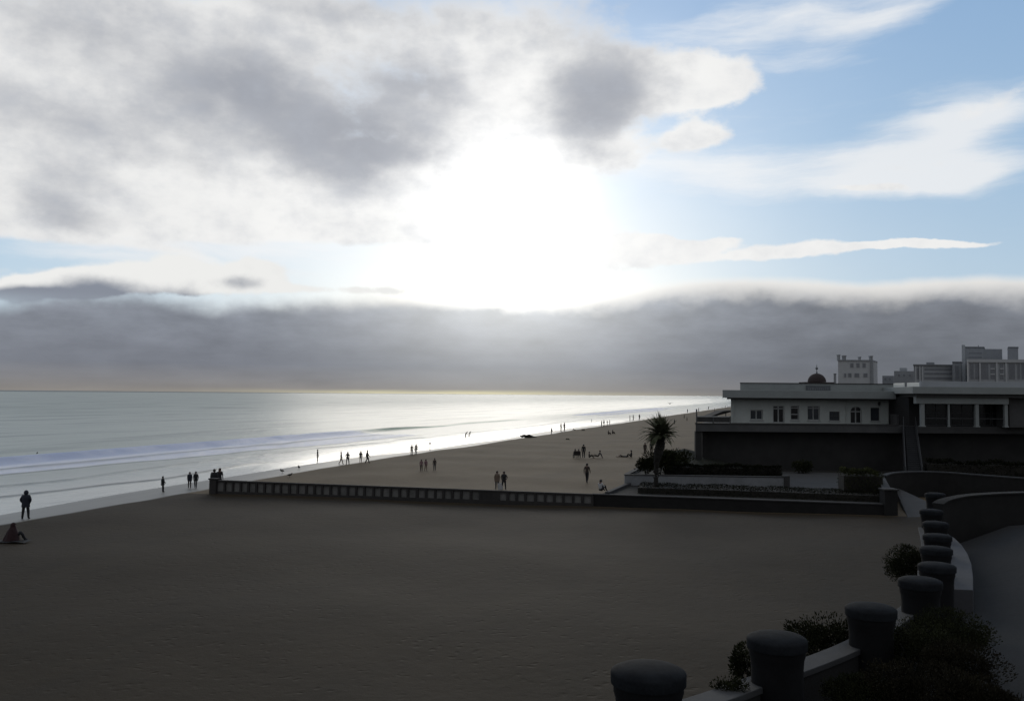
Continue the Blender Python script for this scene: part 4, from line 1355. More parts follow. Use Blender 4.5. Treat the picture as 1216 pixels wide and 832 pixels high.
def shrub(label, c, r, h_ground, n=2500, size=.16, mat='leaf', name='shrub', cat='shrub', group=None, flat=1.0, nl=9, lean=0.0):
    """c: world centre of the crown, r: (rx, ry, rz); stems run down to h_ground"""
    o = empty(name, (c[0], c[1], h_ground), random.uniform(-.2, .2), label, cat, group)
    cz = c[2] - h_ground
    lobes = [(0, 0, cz, r[0] * .7, r[1] * .7, r[2] * .75)]
    for _ in range(nl):
        a = random.uniform(0, 6.28); e = random.uniform(-.5, 1.0)
        k = random.uniform(.3, .5)
        lobes.append((math.cos(a) * r[0] * .62, math.sin(a) * r[1] * .62, cz + e * r[2] * .5 * flat, r[0] * k, r[1] * k, r[2] * k))
    p, d = lobes_points(lobes, n)
    # longer shoots that break the outline
    m = n // 12
    q = rng.normal(size=(m, 3)); q[:, 2] = np.abs(q[:, 2]); q /= np.linalg.norm(q, axis=1, keepdims=True)
    sp = np.array([0, 0, cz]) + q * np.array(r) * rng.uniform(.85, 1.10, (m, 1))
    p = np.concatenate([p, sp]); d = np.concatenate([d, q + rng.normal(scale=.3, size=(m, 3)) + np.array([0, 0, .5])])
    leaf_mesh('crown', p, d, size, M[mat], o)
    s = MB()
    for _ in range(5):
        a = random.uniform(0, 6.28); rr = random.uniform(.0, .25)
        b = (math.cos(a) * r[0] * .6, math.sin(a) * r[1] * .6, cz + random.uniform(-.1, .5) * r[2])
        s.tube([(math.cos(a) * rr * .4 + lean, math.sin(a) * rr * .4, -.1), (b[0] * .3 + lean, b[1] * .5, cz * .75), b], [.035, .025, .01], 6)
    s.build('stem', M['bark'], o)
    return o


def hedge(label, pts, thick, z0, z1, n, mat='hedge', size=.12, name='hedge'):
    """clipped hedge along a polyline of (x, y)"""
    o = empty(name, (pts[0][0], pts[0][1], z0), 0, label, 'hedge')
    seg = [np.array(p, float) - np.array(pts[0], float) for p in pts]
    ln = np.array([np.linalg.norm(seg[i + 1] - seg[i]) for i in range(len(seg) - 1)])
    which = rng.choice(len(ln), n, p=ln / ln.sum()); t_ = rng.uniform(0, 1, n)
    A = np.array(seg)[which]; B = np.array(seg)[which + 1]
    c = A + (B - A) * t_[:, None]
    d = (B - A) / np.linalg.norm(B - A, axis=1, keepdims=True); nn = np.stack([-d[:, 1], d[:, 0]], 1)
    off = rng.uniform(-1, 1, n); hz = rng.uniform(0, 1, n)
    # push most leaves out to the faces
    k = rng.uniform(0, 1, n)
    off = np.where(k < .45, np.sign(off) * rng.uniform(.85, 1.05, n), off); hz = np.where(k > .55, rng.uniform(.86, 1.04, n), hz)
    s_along = np.cumsum(np.concatenate([[0], ln]))[which] + t_ * ln[which]
    H = (z1 - z0) * (1 + .07 * np.sin(s_along * 1.3) + .05 * np.sin(s_along * 3.1 + 1) + .03 * np.sin(s_along * 7.0))
    p = np.concatenate([c + nn * (off * thick / 2 * (1 - .25 * (hz > .9)))[:, None], (hz * H)[:, None]], 1)
    dr = np.concatenate([nn * off[:, None], (hz - .4)[:, None]], 1) + rng.normal(scale=.5, size=(n, 3))
    leaf_mesh('foliage', p, dr, size, M[mat], o)
    m = MB()
    for i in range(len(seg) - 1):
        a, b = seg[i], seg[i + 1]
        u_ = (b - a) / np.linalg.norm(b - a); w_ = np.array([-u_[1], u_[0]]) * thick * .38
        m.strip([tuple(a - w_), tuple(b - w_)], [tuple(a + w_), tuple(b + w_)], 0.0, (z1 - z0) * .86)
    m.build('branches', M['soil'], o)
    return o


def plants():
    # long hedge on the planter bed
    a, b = P(788, 560, 78.5), P(925, 566, 78.0)
    z1 = P(800, 552, 78.5).z; z0 = PZT - .25
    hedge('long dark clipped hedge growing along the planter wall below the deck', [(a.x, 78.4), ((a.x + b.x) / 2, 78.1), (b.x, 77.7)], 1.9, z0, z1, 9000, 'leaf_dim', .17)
    # low ground planting in the bed in front of the planter
    a, b = P(752, 578, 70.5), P(1040, 590, 67.5)
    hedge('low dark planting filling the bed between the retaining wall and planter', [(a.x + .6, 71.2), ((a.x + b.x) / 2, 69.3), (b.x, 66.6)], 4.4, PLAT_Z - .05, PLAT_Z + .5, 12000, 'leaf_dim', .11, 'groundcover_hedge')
    # block hedge at the right end of the bed
    a, b = P(1001, 575, 68.5), P(1047, 576, 68.0)
    hedge('square olive green block hedge beside the stone pier', [(a.x, 68.9), (b.x, 68.4)], 3.0, PLAT_Z, P(1020, 560.5, 68).z, 5200, 'hedge', .13)
    # bushes round the foot of the palm
    c = P(783, 549, 76.5); shrub('rounded dark bush at the foot of the palm, on the planter corner', (c.x, 76.8, c.z), (1.55, 1.3, 1.15), PZT - .3, 3200, .2)
    c = P(768, 553, 77); shrub('smaller dark bush spilling over the planter corner, left of the palm', (c.x, 77.2, c.z), (.85, .9, .7), PZT - .3, 1500, .18)
    c = P(806, 548, 79.5); shrub('bushy dark shrub between the palm and the long hedge', (c.x, 80.5, c.z), (1.7, 1.2, 1.0), PZT - .3, 2600, .2)
    c = P(955, 556, 88.3); shrub('small dark shrub standing at the black base wall, above the paving', (c.x, 88.6, c.z), (1.0, .8, .75), PLAT_Z, 1200, .18)
    # row under the base wall, right
    a, b = P(1100, 553, 86), P(1290, 556, 84)
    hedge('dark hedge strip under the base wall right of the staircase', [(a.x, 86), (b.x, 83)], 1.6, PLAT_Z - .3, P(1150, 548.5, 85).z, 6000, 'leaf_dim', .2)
    a, b = P(1118, 585, 62), P(1290, 585, 58)
    # promenade shrubs on the sand side of the parapet
    c = P(1074, 666, 28.3); shrub('round green shrub on the sand side, beside the stacked pillars', (c.x + .05, c.y, c.z - .12), (.60, .75, .60), float(sand_h(c.x, c.y)), 11000, .052, flat=1.2, lean=.42)
    c = P(983, 767, 17.6); shrub('spreading green shrub behind the coping between second and third pillars', (c.x, c.y, c.z), (.82, .6, .58), float(sand_h(c.x, c.y)), 10000, .052)
    c = P(884, 790, 14.9); shrub('small spiky shrub sticking out left of the second pillar', (c.x, c.y, c.z), (.22, .25, .34), float(sand_h(c.x, c.y)), 1500, .06)
    c = P(866, 817, 13.2); shrub('low sprig of leaves above the coping between the first two pillars', (c.x, c.y, c.z), (.28, .2, .15), float(sand_h(c.x, c.y)), 900, .045)
    # dark mass of shrubs on the road side of the parapet
    zr = lambda y: 3.5 if y < 16 else 3.15
    for (u, v, y, r, lab, mm) in [(1128, 752, 17.6, (.95, .95, .62), 'dark bush on the promenade, upper one of the near clump right of the tall pillar', 'leaf'),
                                  (1085, 772, 16.4, (.95, .8, .72), 'dark bush pressed against the third pillar on its right side', 'leaf'),
                                  (1148, 792, 14.9, (.75, .9, .55), 'brownish bush at the road edge, rightmost of the near clump', 'leaf_red'),
                                  (1096, 818, 13.6, (.95, .8, .55), 'brownish low bush at the bottom edge in the middle of the near clump', 'leaf_red'),
                                  (1030, 826, 13.9, (.8, .6, .42), 'dark low bush at the bottom edge below the third pillar', 'leaf'),
                                  (1165, 836, 13.2, (.55, .7, .40), 'small brownish bush in the lower right, last of the near clump by the road', 'leaf_red')]:
        c = P(u, v, y)
        r = (r[0] * .85, r[1] * .85, r[2] * .78)
        shrub(lab, (c.x, c.y, c.z - .06), r, min(zr(y), c.z - r[2] * .8), 14000, .042, mm, group='shrubs along the promenade road')


plants()


def build_palm():
    y = 70.3
    base = P(779.5, 575, y); z0 = PLAT_Z - .05
    o = empty('palm_tree', (base.x, y, z0), 0, 'small windblown palm with spiky crown and shaggy trunk in front of the planter wall', 'palm tree')
    w = lambda u, v: Vector((P(u, v, y).x - base.x, 0, P(u, v, y).z - z0))
    path = [Vector((0, 0, 0)), w(779, 562), w(780, 548), w(782, 536), w(784.5, 526), w(786, 515)]
    n = 26
    sl = smooth_line([tuple(p) for p in path], 5)
    L = len(sl)
    rad = []
    for i in range(L):
        f = i / (L - 1)
        rad.append((.17 + .19 * sstep(f, .3, .6) - .14 * sstep(f, .75, 1.0)) * (1 + .07 * math.sin(i * 2.3)))
    t = MB().tube(sl, rad, 12)
    # old leaf bases that make the trunk shaggy
    for i in range(90):
        f = random.uniform(.12, 1.0); k = f * (L - 1); j = min(int(k), L - 2)
        p = sl[j].lerp(sl[j + 1], k - j); a = random.uniform(0, 6.28); rr = rad[j] * .92
        q = p + Vector((math.cos(a) * rr, math.sin(a) * rr, 0))
        t.bar(q, q + Vector((math.cos(a) * .09, math.sin(a) * .09, .13)), .09, .03)
    t.build('trunk', M['bark'], o)
    top = sl[-1]
    cr = MB()

    def frond(a, el, length, droop, mb, width=.34, nseg=10):
        d = Vector((math.cos(a) * math.cos(el), math.sin(a) * math.cos(el), math.sin(el)))
        p = top + Vector((random.uniform(-.08, .08), random.uniform(-.08, .08), random.uniform(-.22, .08)))
        pts = [p]
        for k in range(nseg):
            d = (d + Vector((0, 0, -droop * (.4 + k / nseg)))).normalized()
            p = p + d * length / nseg; pts.append(p)
        mb.tube(pts, [.018 - .015 * k / nseg for k in range(nseg + 1)], 4)
        for k in range(2, nseg + 1):
            dd = (pts[k] - pts[k - 1]).normalized(); sd = dd.cross(Vector((0, 0, 1)))
            if sd.length < .05: sd = Vector((1, 0, 0))
            sd.normalize()
            for rep in (0, .5):
                q = pts[k - 1].lerp(pts[k], rep)
                wd = width * (1 - .55 * abs((k + rep) / nseg - .5) * 2)
                for sg in (-1, 1):
                    tip = q + dd * wd * 1.15 + sd * sg * wd * random.uniform(.55, .9) + Vector((0, 0, -wd * random.uniform(-.1, .35)))
                    b0 = q + dd * .05; b1 = q - dd * .05
                    mb.add([b1, b0, tip], [(0, 1, 2)])
        tip = pts[-1] + (pts[-1] - pts[-2]).normalized() * width
        mb.add([pts[-1] + Vector((.02, 0, 0)), pts[-1] - Vector((.02, 0, 0)), tip], [(0, 1, 2)])

    for i in range(150):
        a = i * 2.399 + random.uniform(-.2, .2)
        el = R(random.choice([12, 26, 40, 52, 62, 72, 80]) + random.uniform(-9, 9))
        ln = random.uniform(.95, 1.6) * (0.9 if el > 1 else 1.0)
        # the sea wind combs the crown a little to the left
        frond(a, el, ln * (1.2 if math.cos(a) < -.4 else .92), .03 + .15 * random.random() ** 2, cr)
    for i in range(26):
        frond(random.uniform(2.0, 4.4), R(random.uniform(-5, 25)), random.uniform(1.1, 1.45), .16, cr)
    cr.build('crown', M['palm'], o)
    dd = MB()
    for i in range(16):
        frond(random.uniform(0, 6.28), R(random.uniform(-65, -30)), random.uniform(.6, .95), .16, dd, .16, 6)
    frond(.25, R(-38), 1.1, .1, dd, .2, 7)
    dd.build('dry_fronds', M['bark'], o)


build_palm()
# ------------------------------------------------------------------ people
BASE = dict(pelvis=(0, 0, .93), belly=(0, 0, 1.10), chest=(0, 0, 1.32), neck=(0, .005, 1.48), skull=(0, -.01, 1.58), crown=(0, -.005, 1.67), nose=(0, -.10, 1.585),
            lsh=(.18, 0, 1.41), lel=(.235, .02, 1.14), lwr=(.24, -.05, .90), rsh=(-.18, 0, 1.41), rel=(-.235, .02, 1.14), rwr=(-.24, -.05, .90),
            lhip=(.095, 0, .89), lkn=(.11, -.01, .50), lan=(.11, .02, .09), lto=(.125, -.14, .035), rhip=(-.095, 0, .89), rkn=(-.11, -.01, .50), ran=(-.11, .02, .09), rto=(-.125, -.14, .035))
RAD = dict(pelvis=.135, belly=.122, chest=.145, neck=.06, skull=.098, crown=.075, nose=.022, lsh=.072, lel=.046, lwr=.033, rsh=.072, rel=.046, rwr=.033,
           lhip=.098, lkn=.062, lan=.043, lto=.036, rhip=.098, rkn=.062, ran=.043, rto=.036)
BONES = [('pelvis', 'belly', 'top'), ('belly', 'chest', 'top'), ('chest', 'neck', 'skin'), ('neck', 'skull', 'skin'), ('skull', 'crown', 'skin'), ('skull', 'nose', 'skin'),
         ('chest', 'lsh', 'top'), ('lsh', 'lel', 'top'), ('lel', 'lwr', 'sleeve'), ('chest', 'rsh', 'top'), ('rsh', 'rel', 'top'), ('rel', 'rwr', 'sleeve'),
         ('pelvis', 'lhip', 'leg'), ('lhip', 'lkn', 'leg'), ('lkn', 'lan', 'shin'), ('lan', 'lto', 'shoe'), ('pelvis', 'rhip', 'leg'), ('rhip', 'rkn', 'leg'), ('rkn', 'ran', 'shin'), ('ran', 'rto', 'shoe')]
POSES = {
    'stand': {},
    'stand_apart': dict(lkn=(.14, -.01, .5), lan=(.17, .02, .09), lto=(.20, -.13, .035), rkn=(-.15, -.01, .5), ran=(-.19, .03, .09), rto=(-.24, -.12, .035),
                        lel=(.30, .05, 1.17), lwr=(.20, -.05, .98), rel=(-.30, .05, 1.17), rwr=(-.21, -.04, .98)),
    'walk': dict(lkn=(.10, -.17, .52), lan=(.10, -.22, .10), lto=(.11, -.38, .06), rkn=(-.10, .07, .49), ran=(-.10, .30, .13), rto=(-.10, .20, .03),
                 lel=(.23, .13, 1.15), lwr=(.22, .12, .91), rel=(-.23, -.09, 1.15), rwr=(-.21, -.24, .95)),
    'stroll': dict(lkn=(.10, -.09, .51), lan=(.10, -.10, .09), lto=(.11, -.26, .04), rkn=(-.10, .05, .49), ran=(-.10, .17, .10), rto=(-.10, .05, .03),
                   lel=(.24, .08, 1.15), lwr=(.23, .05, .91), rel=(-.24, -.05, 1.15), rwr=(-.22, -.16, .93)),
    'arm_out': dict(rel=(-.42, -.05, 1.24), rwr=(-.62, -.14, 1.10), lel=(.26, .07, 1.14), lwr=(.20, -.10, .98), lkn=(.10, -.09, .51), lan=(.10, -.10, .09), lto=(.11, -.26, .04)),
    'hold_hands': dict(lel=(.30, .0, 1.15), lwr=(.40, -.05, .93)),
    'bend': dict(belly=(0, -.10, 1.07), chest=(0, -.26, 1.22), neck=(0, -.37, 1.31), skull=(0, -.45, 1.37), crown=(0, -.50, 1.44), nose=(0, -.55, 1.36), lsh=(.18, -.29, 1.29), rsh=(-.18, -.29, 1.29),
                 lel=(.22, -.33, 1.02), lwr=(.20, -.42, .80), rel=(-.22, -.33, 1.02), rwr=(-.20, -.42, .80)),
    'sit': dict(pelvis=(0, 0, .15), belly=(0, .02, .32), chest=(0, .0, .54), neck=(0, -.02, .70), skull=(0, -.05, .80), crown=(0, -.05, .89), nose=(0, -.14, .80),
                lsh=(.18, 0, .63), lel=(.25, -.10, .40), lwr=(.15, -.32, .42), rsh=(-.18, 0, .63), rel=(-.25, -.10, .40), rwr=(-.15, -.32, .42),
                lhip=(.10, -.03, .14), lkn=(.13, -.42, .48), lan=(.12, -.60, .10), lto=(.13, -.74, .04), rhip=(-.10, -.03, .14), rkn=(-.13, -.42, .48), ran=(-.12, -.60, .10), rto=(-.13, -.74, .04)),
    'sit_back': dict(pelvis=(0, 0, .14), belly=(0, .10, .30), chest=(0, .20, .49), neck=(0, .24, .65), skull=(0, .22, .75), crown=(0, .23, .84), nose=(0, .12, .75),
                     lsh=(.18, .21, .58), lel=(.27, .40, .34), lwr=(.29, .50, .07), rsh=(-.18, .21, .58), rel=(-.27, .40, .34), rwr=(-.29, .50, .07),
                     lhip=(.10, -.03, .13), lkn=(.12, -.45, .32), lan=(.11, -.83, .08), lto=(.12, -.88, .21), rhip=(-.10, -.03, .13), rkn=(-.13, -.45, .12), ran=(-.12, -.86, .07), rto=(-.13, -.92, .20)),
    'chair': dict(pelvis=(0, 0, .50), belly=(0, .03, .67), chest=(0, .05, .89), neck=(0, .04, 1.05), skull=(0, .01, 1.15), crown=(0, .02, 1.24), nose=(0, -.08, 1.15),
                  lsh=(.18, .05, .98), lel=(.24, -.02, .72), lwr=(.18, -.24, .66), rsh=(-.18, .05, .98), rel=(-.24, -.02, .72), rwr=(-.18, -.24, .66),
                  lhip=(.10, -.02, .48), lkn=(.12, -.42, .50), lan=(.12, -.42, .09), lto=(.13, -.58, .04), rhip=(-.10, -.02, .48), rkn=(-.12, -.42, .50), ran=(-.12, -.42, .09), rto=(-.13, -.58, .04)),
    'lie': dict(pelvis=(0, 0, .13), belly=(0, .17, .12), chest=(0, .38, .15), neck=(0, .54, .17), skull=(0, .65, .19), crown=(0, .74, .20), nose=(0, .64, .29),
                lsh=(.18, .47, .14), lel=(.30, .28, .07), lwr=(.24, .05, .06), rsh=(-.18, .47, .14), rel=(-.34, .55, .10), rwr=(-.15, .72, .12),
                lhip=(.10, -.03, .11), lkn=(.13, -.36, .36), lan=(.12, -.62, .07), lto=(.13, -.75, .05), rhip=(-.10, -.03, .11), rkn=(-.12, -.43, .11), ran=(-.12, -.84, .06), rto=(-.14, -.90, .16)),
    'prone_up': dict(pelvis=(0, 0, .12), belly=(0, -.16, .15), chest=(0, -.34, .27), neck=(0, -.46, .40), skull=(0, -.53, .49), crown=(0, -.54, .58), nose=(0, -.63, .48),
                     lsh=(.18, -.40, .33), lel=(.22, -.48, .06), lwr=(.14, -.70, .05), rsh=(-.18, -.40, .33), rel=(-.22, -.48, .06), rwr=(-.14, -.70, .05),
                     lhip=(.10, .03, .11), lkn=(.12, .45, .08), lan=(.11, .84, .09), lto=(.11, .97, .05), rhip=(-.10, .03, .11), rkn=(-.12, .43, .10), ran=(-.11, .78, .24), rto=(-.11, .84, .36)),
}
POSES['kneel'] = dict(POSES['sit'], lkn=(.15, -.38, .09), lan=(.13, .05, .06), lto=(.12, .19, .05), rkn=(-.15, -.38, .09), ran=(-.13, .05, .06), rto=(-.12, .19, .05), pelvis=(0, 0, .22), lhip=(.1, -.02, .20), rhip=(-.1, -.02, .20))


def body_mesh(pose, heavy=1.0, bare=False):
    J = dict(BASE); J.update(POSES[pose])
    names = list(J); idx = {k: i for i, k in enumerate(names)}
    vs = [Vector(J[k]) for k in names]; rad = [RAD[k] for k in names]
    eds = [(idx[a], idx[b]) for a, b, _ in BONES]
    tags = [c for _, _, c in BONES]
    # hands: a palm and five fingers each
    for s, sg in (('l', 1), ('r', -1)):
        w, e = Vector(J[s + 'wr']), Vector(J[s + 'el'])
        d = (w - e).normalized()
        sd = d.cross(Vector((0, 1, 0)));
        if sd.length < .1: sd = Vector((1, 0, 0))
        sd.normalize(); up = sd.cross(d)
        pm = w + d * .075
        vs.append(pm); rad.append(.030); pi = len(vs) - 1; eds.append((idx[s + 'wr'], pi)); tags.append('skin')
        for k, (o_, ln) in enumerate([(-.028, .072), (-.010, .082), (.010, .078), (.027, .062)]):
            a = pm + d * .035 + up * o_; b = a + d * ln * .6 - sd * sg * .008; c = b + d * ln * .35 - sd * sg * .025
            q = pi
            for p_, r_ in ((a, .012), (b, .009), (c, .008)):
                vs.append(p_); rad.append(r_); eds.append((q, len(vs) - 1)); tags.append('skin'); q = len(vs) - 1
        a = w + d * .03 + up * -.035; b = a + d * .035 + up * -.028
        q = pi
        for p_, r_ in ((a, .013), (b, .010)):
            vs.append(p_); rad.append(r_); eds.append((q, len(vs) - 1)); tags.append('skin'); q = len(vs) - 1
    me = bpy.data.meshes.new('skeleton'); me.from_pydata(vs, eds, [])
    o = bpy.data.objects.new('skeleton', me); COL.objects.link(o)
    sk = o.modifiers.new('skin', 'SKIN'); sk.use_smooth_shade = True
    if not me.skin_vertices: return None
    thick = {'pelvis', 'belly', 'chest', 'lhip', 'rhip'}
    for i, sv in enumerate(me.skin_vertices[0].data):
        k = names[i] if i < len(names) else ''
        arm = k in ('lsh', 'lel', 'lwr', 'rsh', 'rel', 'rwr')
        r = rad[i] * ((1 + (heavy - 1) * 2.2 if arm else heavy) if k and k not in ('nose', 'skull', 'crown', 'neck') else 1)
        if not bare and k in ('lkn', 'rkn', 'lan', 'ran'): r *= 1.28
        sv.radius = (r * (1.22 if k in ('pelvis', 'chest', 'belly') else 1), r * (.86 if k in ('pelvis', 'chest', 'belly') else 1))
        sv.use_root = (i == 0)
    sub = o.modifiers.new('sub', 'SUBSURF'); sub.levels = 1; sub.render_levels = 1
    dg = bpy.context.evaluated_depsgraph_get()
    out = bpy.data.meshes.new_from_object(o.evaluated_get(dg))
    bpy.data.objects.remove(o); 
    # which garment each face belongs to: the nearest bone
    A = np.array([vs[a] for a, b in eds]); B = np.array([vs[b] for a, b in eds])
    RR = np.array([(rad[a] + rad[b]) / 2 for a, b in eds])
    kinds = ['skin', 'top', 'sleeve', 'leg', 'shin', 'shoe']
    zmin = 9
    for p in out.polygons:
        c = np.array(p.center)
        t_ = np.clip(((c - A) * (B - A)).sum(1) / np.maximum(((B - A) ** 2).sum(1), 1e-9), 0, 1)
        dist = np.linalg.norm(c - (A + (B - A) * t_[:, None]), axis=1) - RR
        p.material_index = kinds.index(tags[int(dist.argmin())]); p.use_smooth = True
    zmin = min(v.co.z for v in out.vertices)
    head = (Vector(J['skull']), Vector(J['crown']), Vector(J['nose']))
    hgt = max(v.co.z for v in out.vertices) - zmin
    return out, zmin, head, hgt, J


BODY = {}
CLOTH = {}
def cloth(c):
    k = tuple(round(x, 3) for x in c)
    if k not in CLOTH: CLOTH[k] = plain('cloth', c, 0.85, 0.2, 5.0)
    return CLOTH[k]


SKIN = plain('skin', (0.16, 0.095, 0.07), 0.6, 0.15, 6.0)
HAIR = plain('hair', (0.016, 0.012, 0.010), 0.6, 0.3, 20.0)
BLACK, NAVY, GREY, WHITE, RED, PINK, TAN, BROWN = (.012, .013, .015), (.015, .019, .032), (.06, .06, .062), (.42, .42, .42), (.022, .0055, .007), (.20, .12, .13), (.16, .12, .09), (.045, .034, .028)


def person(label, u, v, px, pose='stand', face=0.0, top=BLACK, leg=BLACK, sleeve=None, bare=False, hair='short', group=None, at=None, heavy=1.0, lim=(1.35, 1.95), scale=None, hood=None, coat=False):
    g = at if at is not None else ground_at(u, v)
    key = (pose, heavy, bare)
    if key not in BODY: BODY[key] = body_mesh(pose, heavy, bare)
    src, zmin, head, hgt, J = BODY[key]
    real = px * g.y / FPX if px else 1.7
    ref = 1.745
    k = scale or max(lim[0], min(lim[1], real * ref / hgt if pose in ('stand', 'stand_apart', 'walk', 'stroll', 'arm_out', 'hold_hands') else 1.7)) / ref
    me = src.copy(); me.name = 'person'
    ids = [p.material_index for p in me.polygons]
    me.materials.clear()
    shin = SKIN if bare else cloth(leg)
    for m in (SKIN, cloth(top), cloth(sleeve) if sleeve else cloth(top), cloth(leg), shin, SKIN if bare else cloth((.02, .02, .02))): me.materials.append(m)
    me.polygons.foreach_set('material_index', ids)
    o = link(bpy.data.objects.new('person', me))
    o.location = (g.x, g.y, g.z - zmin * k - .01); o.scale = (k, k, k); o.rotation_euler = (0, 0, face)
    tag(o, label, 'person', group)
    if coat:
        # a loose jacket hanging over hips and shoulders
        m = MB(); n = 18; rings = []
        pe, ch = Vector(J['pelvis']), Vector(J['chest'])
        for z, rx, ry in [(.74, .205, .155), (.80, .215, .165), (.95, .20, .155), (1.12, .20, .16), (1.28, .225, .17), (1.38, .225, .15), (1.45, .16, .11), (1.50, .09, .085)]:
            f = (z - pe.z) / (ch.z - pe.z); c = pe.lerp(ch, f)
            rings += [(c.x + rx * heavy * .95 * math.cos(2 * pi * q / n), c.y + ry * heavy * .95 * math.sin(2 * pi * q / n), z + (.012 * math.sin(q * 2.3) if z < .9 else 0)) for q in range(n)]
        for i in range(7):
            m.add([], [])
        m.add(rings, [(i * n + q, i * n + (q + 1) % n, (i + 1) * n + (q + 1) % n, (i + 1) * n + q) for i in range(7) for q in range(n)])
        m.build('jacket', cloth(top), o, smooth=True)
    # hair: a shell over the top and back of the skull
    sk, cr, no = head
    up = (cr - sk).normalized(); fw = (no - sk); fw = (fw - up * fw.dot(up)).normalized()
    bm = bmesh.new(); bmesh.ops.create_icosphere(bm, subdivisions=2, radius=1)
    rt = up.cross(fw)
    c = sk.lerp(cr, .42)
    low = -.35 if hair == 'short' else -1.0
    if hood: low = -1.0
    for vt in bm.verts:
        q = vt.co
        f, z, s = q.y, q.z, q.x
        e = 1.0
        if hair == 'long' and z < 0: z *= 1.9; s *= .95
        if f > .35 and z < .35: f *= .62; e = .8
        rr = .125 if not hood else .15
        vt.co = c + rt * s * rr * .92 * e + fw * f * rr + up * z * rr * (1.06)
    hm = bpy.data.meshes.new('hair' if not hood else 'hood'); bm.to_mesh(hm); bm.free()
    # drop the faces over the face itself
    bm = bmesh.new(); bm.from_mesh(hm)
    kill = [fc for fc in bm.faces if (fc.calc_center_median() - c).dot(fw) > .055 and (fc.calc_center_median() - c).dot(up) < .05]
    bmesh.ops.delete(bm, geom=kill, context='FACES')
    if hair == 'short' and not hood:
        kill = [fc for fc in bm.faces if (fc.calc_center_median() - c).dot(up) < -.055]
        bmesh.ops.delete(bm, geom=kill, context='FACES')
    for fc in bm.faces: fc.smooth = True
    bm.to_mesh(hm); bm.free()
    hm.materials.append(cloth(hood) if hood else HAIR)
    link(bpy.data.objects.new('hood' if hood else 'hair', hm), o)
    return o


pi = math.pi
AW = pi      # faces away from the camera (toward the horizon)
def red_cape(o):
    # a blanket pulled over the head and shoulders, hanging to the sand in folds
    m = MB(); n = 28; vs = []
    for z, rx, ry, cy in [(.0, .50, .42, .02), (.12, .47, .38, .0), (.35, .38, .33, -.02), (.55, .31, .27, -.02), (.68, .22, .21, -.03), (.80, .145, .15, -.04), (.90, .115, .12, -.04), (.97, .06, .07, -.03), (.99, .01, .01, -.03)]:
        for q in range(n):
            a = 2 * pi * q / n
            k = 1 + (.10 * math.sin(a * 5 + 1) + .06 * math.sin(a * 9)) * max(0, 1 - z / .8)
            vs.append((rx * k * math.cos(a), cy + ry * k * math.sin(a), z * .92 + .01))
    m.add(vs, [(i * n + q, i * n + (q + 1) % n, (i + 1) * n + (q + 1) % n, (i + 1) * n + q) for i in range(8) for q in range(n)])
    m.build('blanket_wrap', cloth(RED), o, smooth=True)


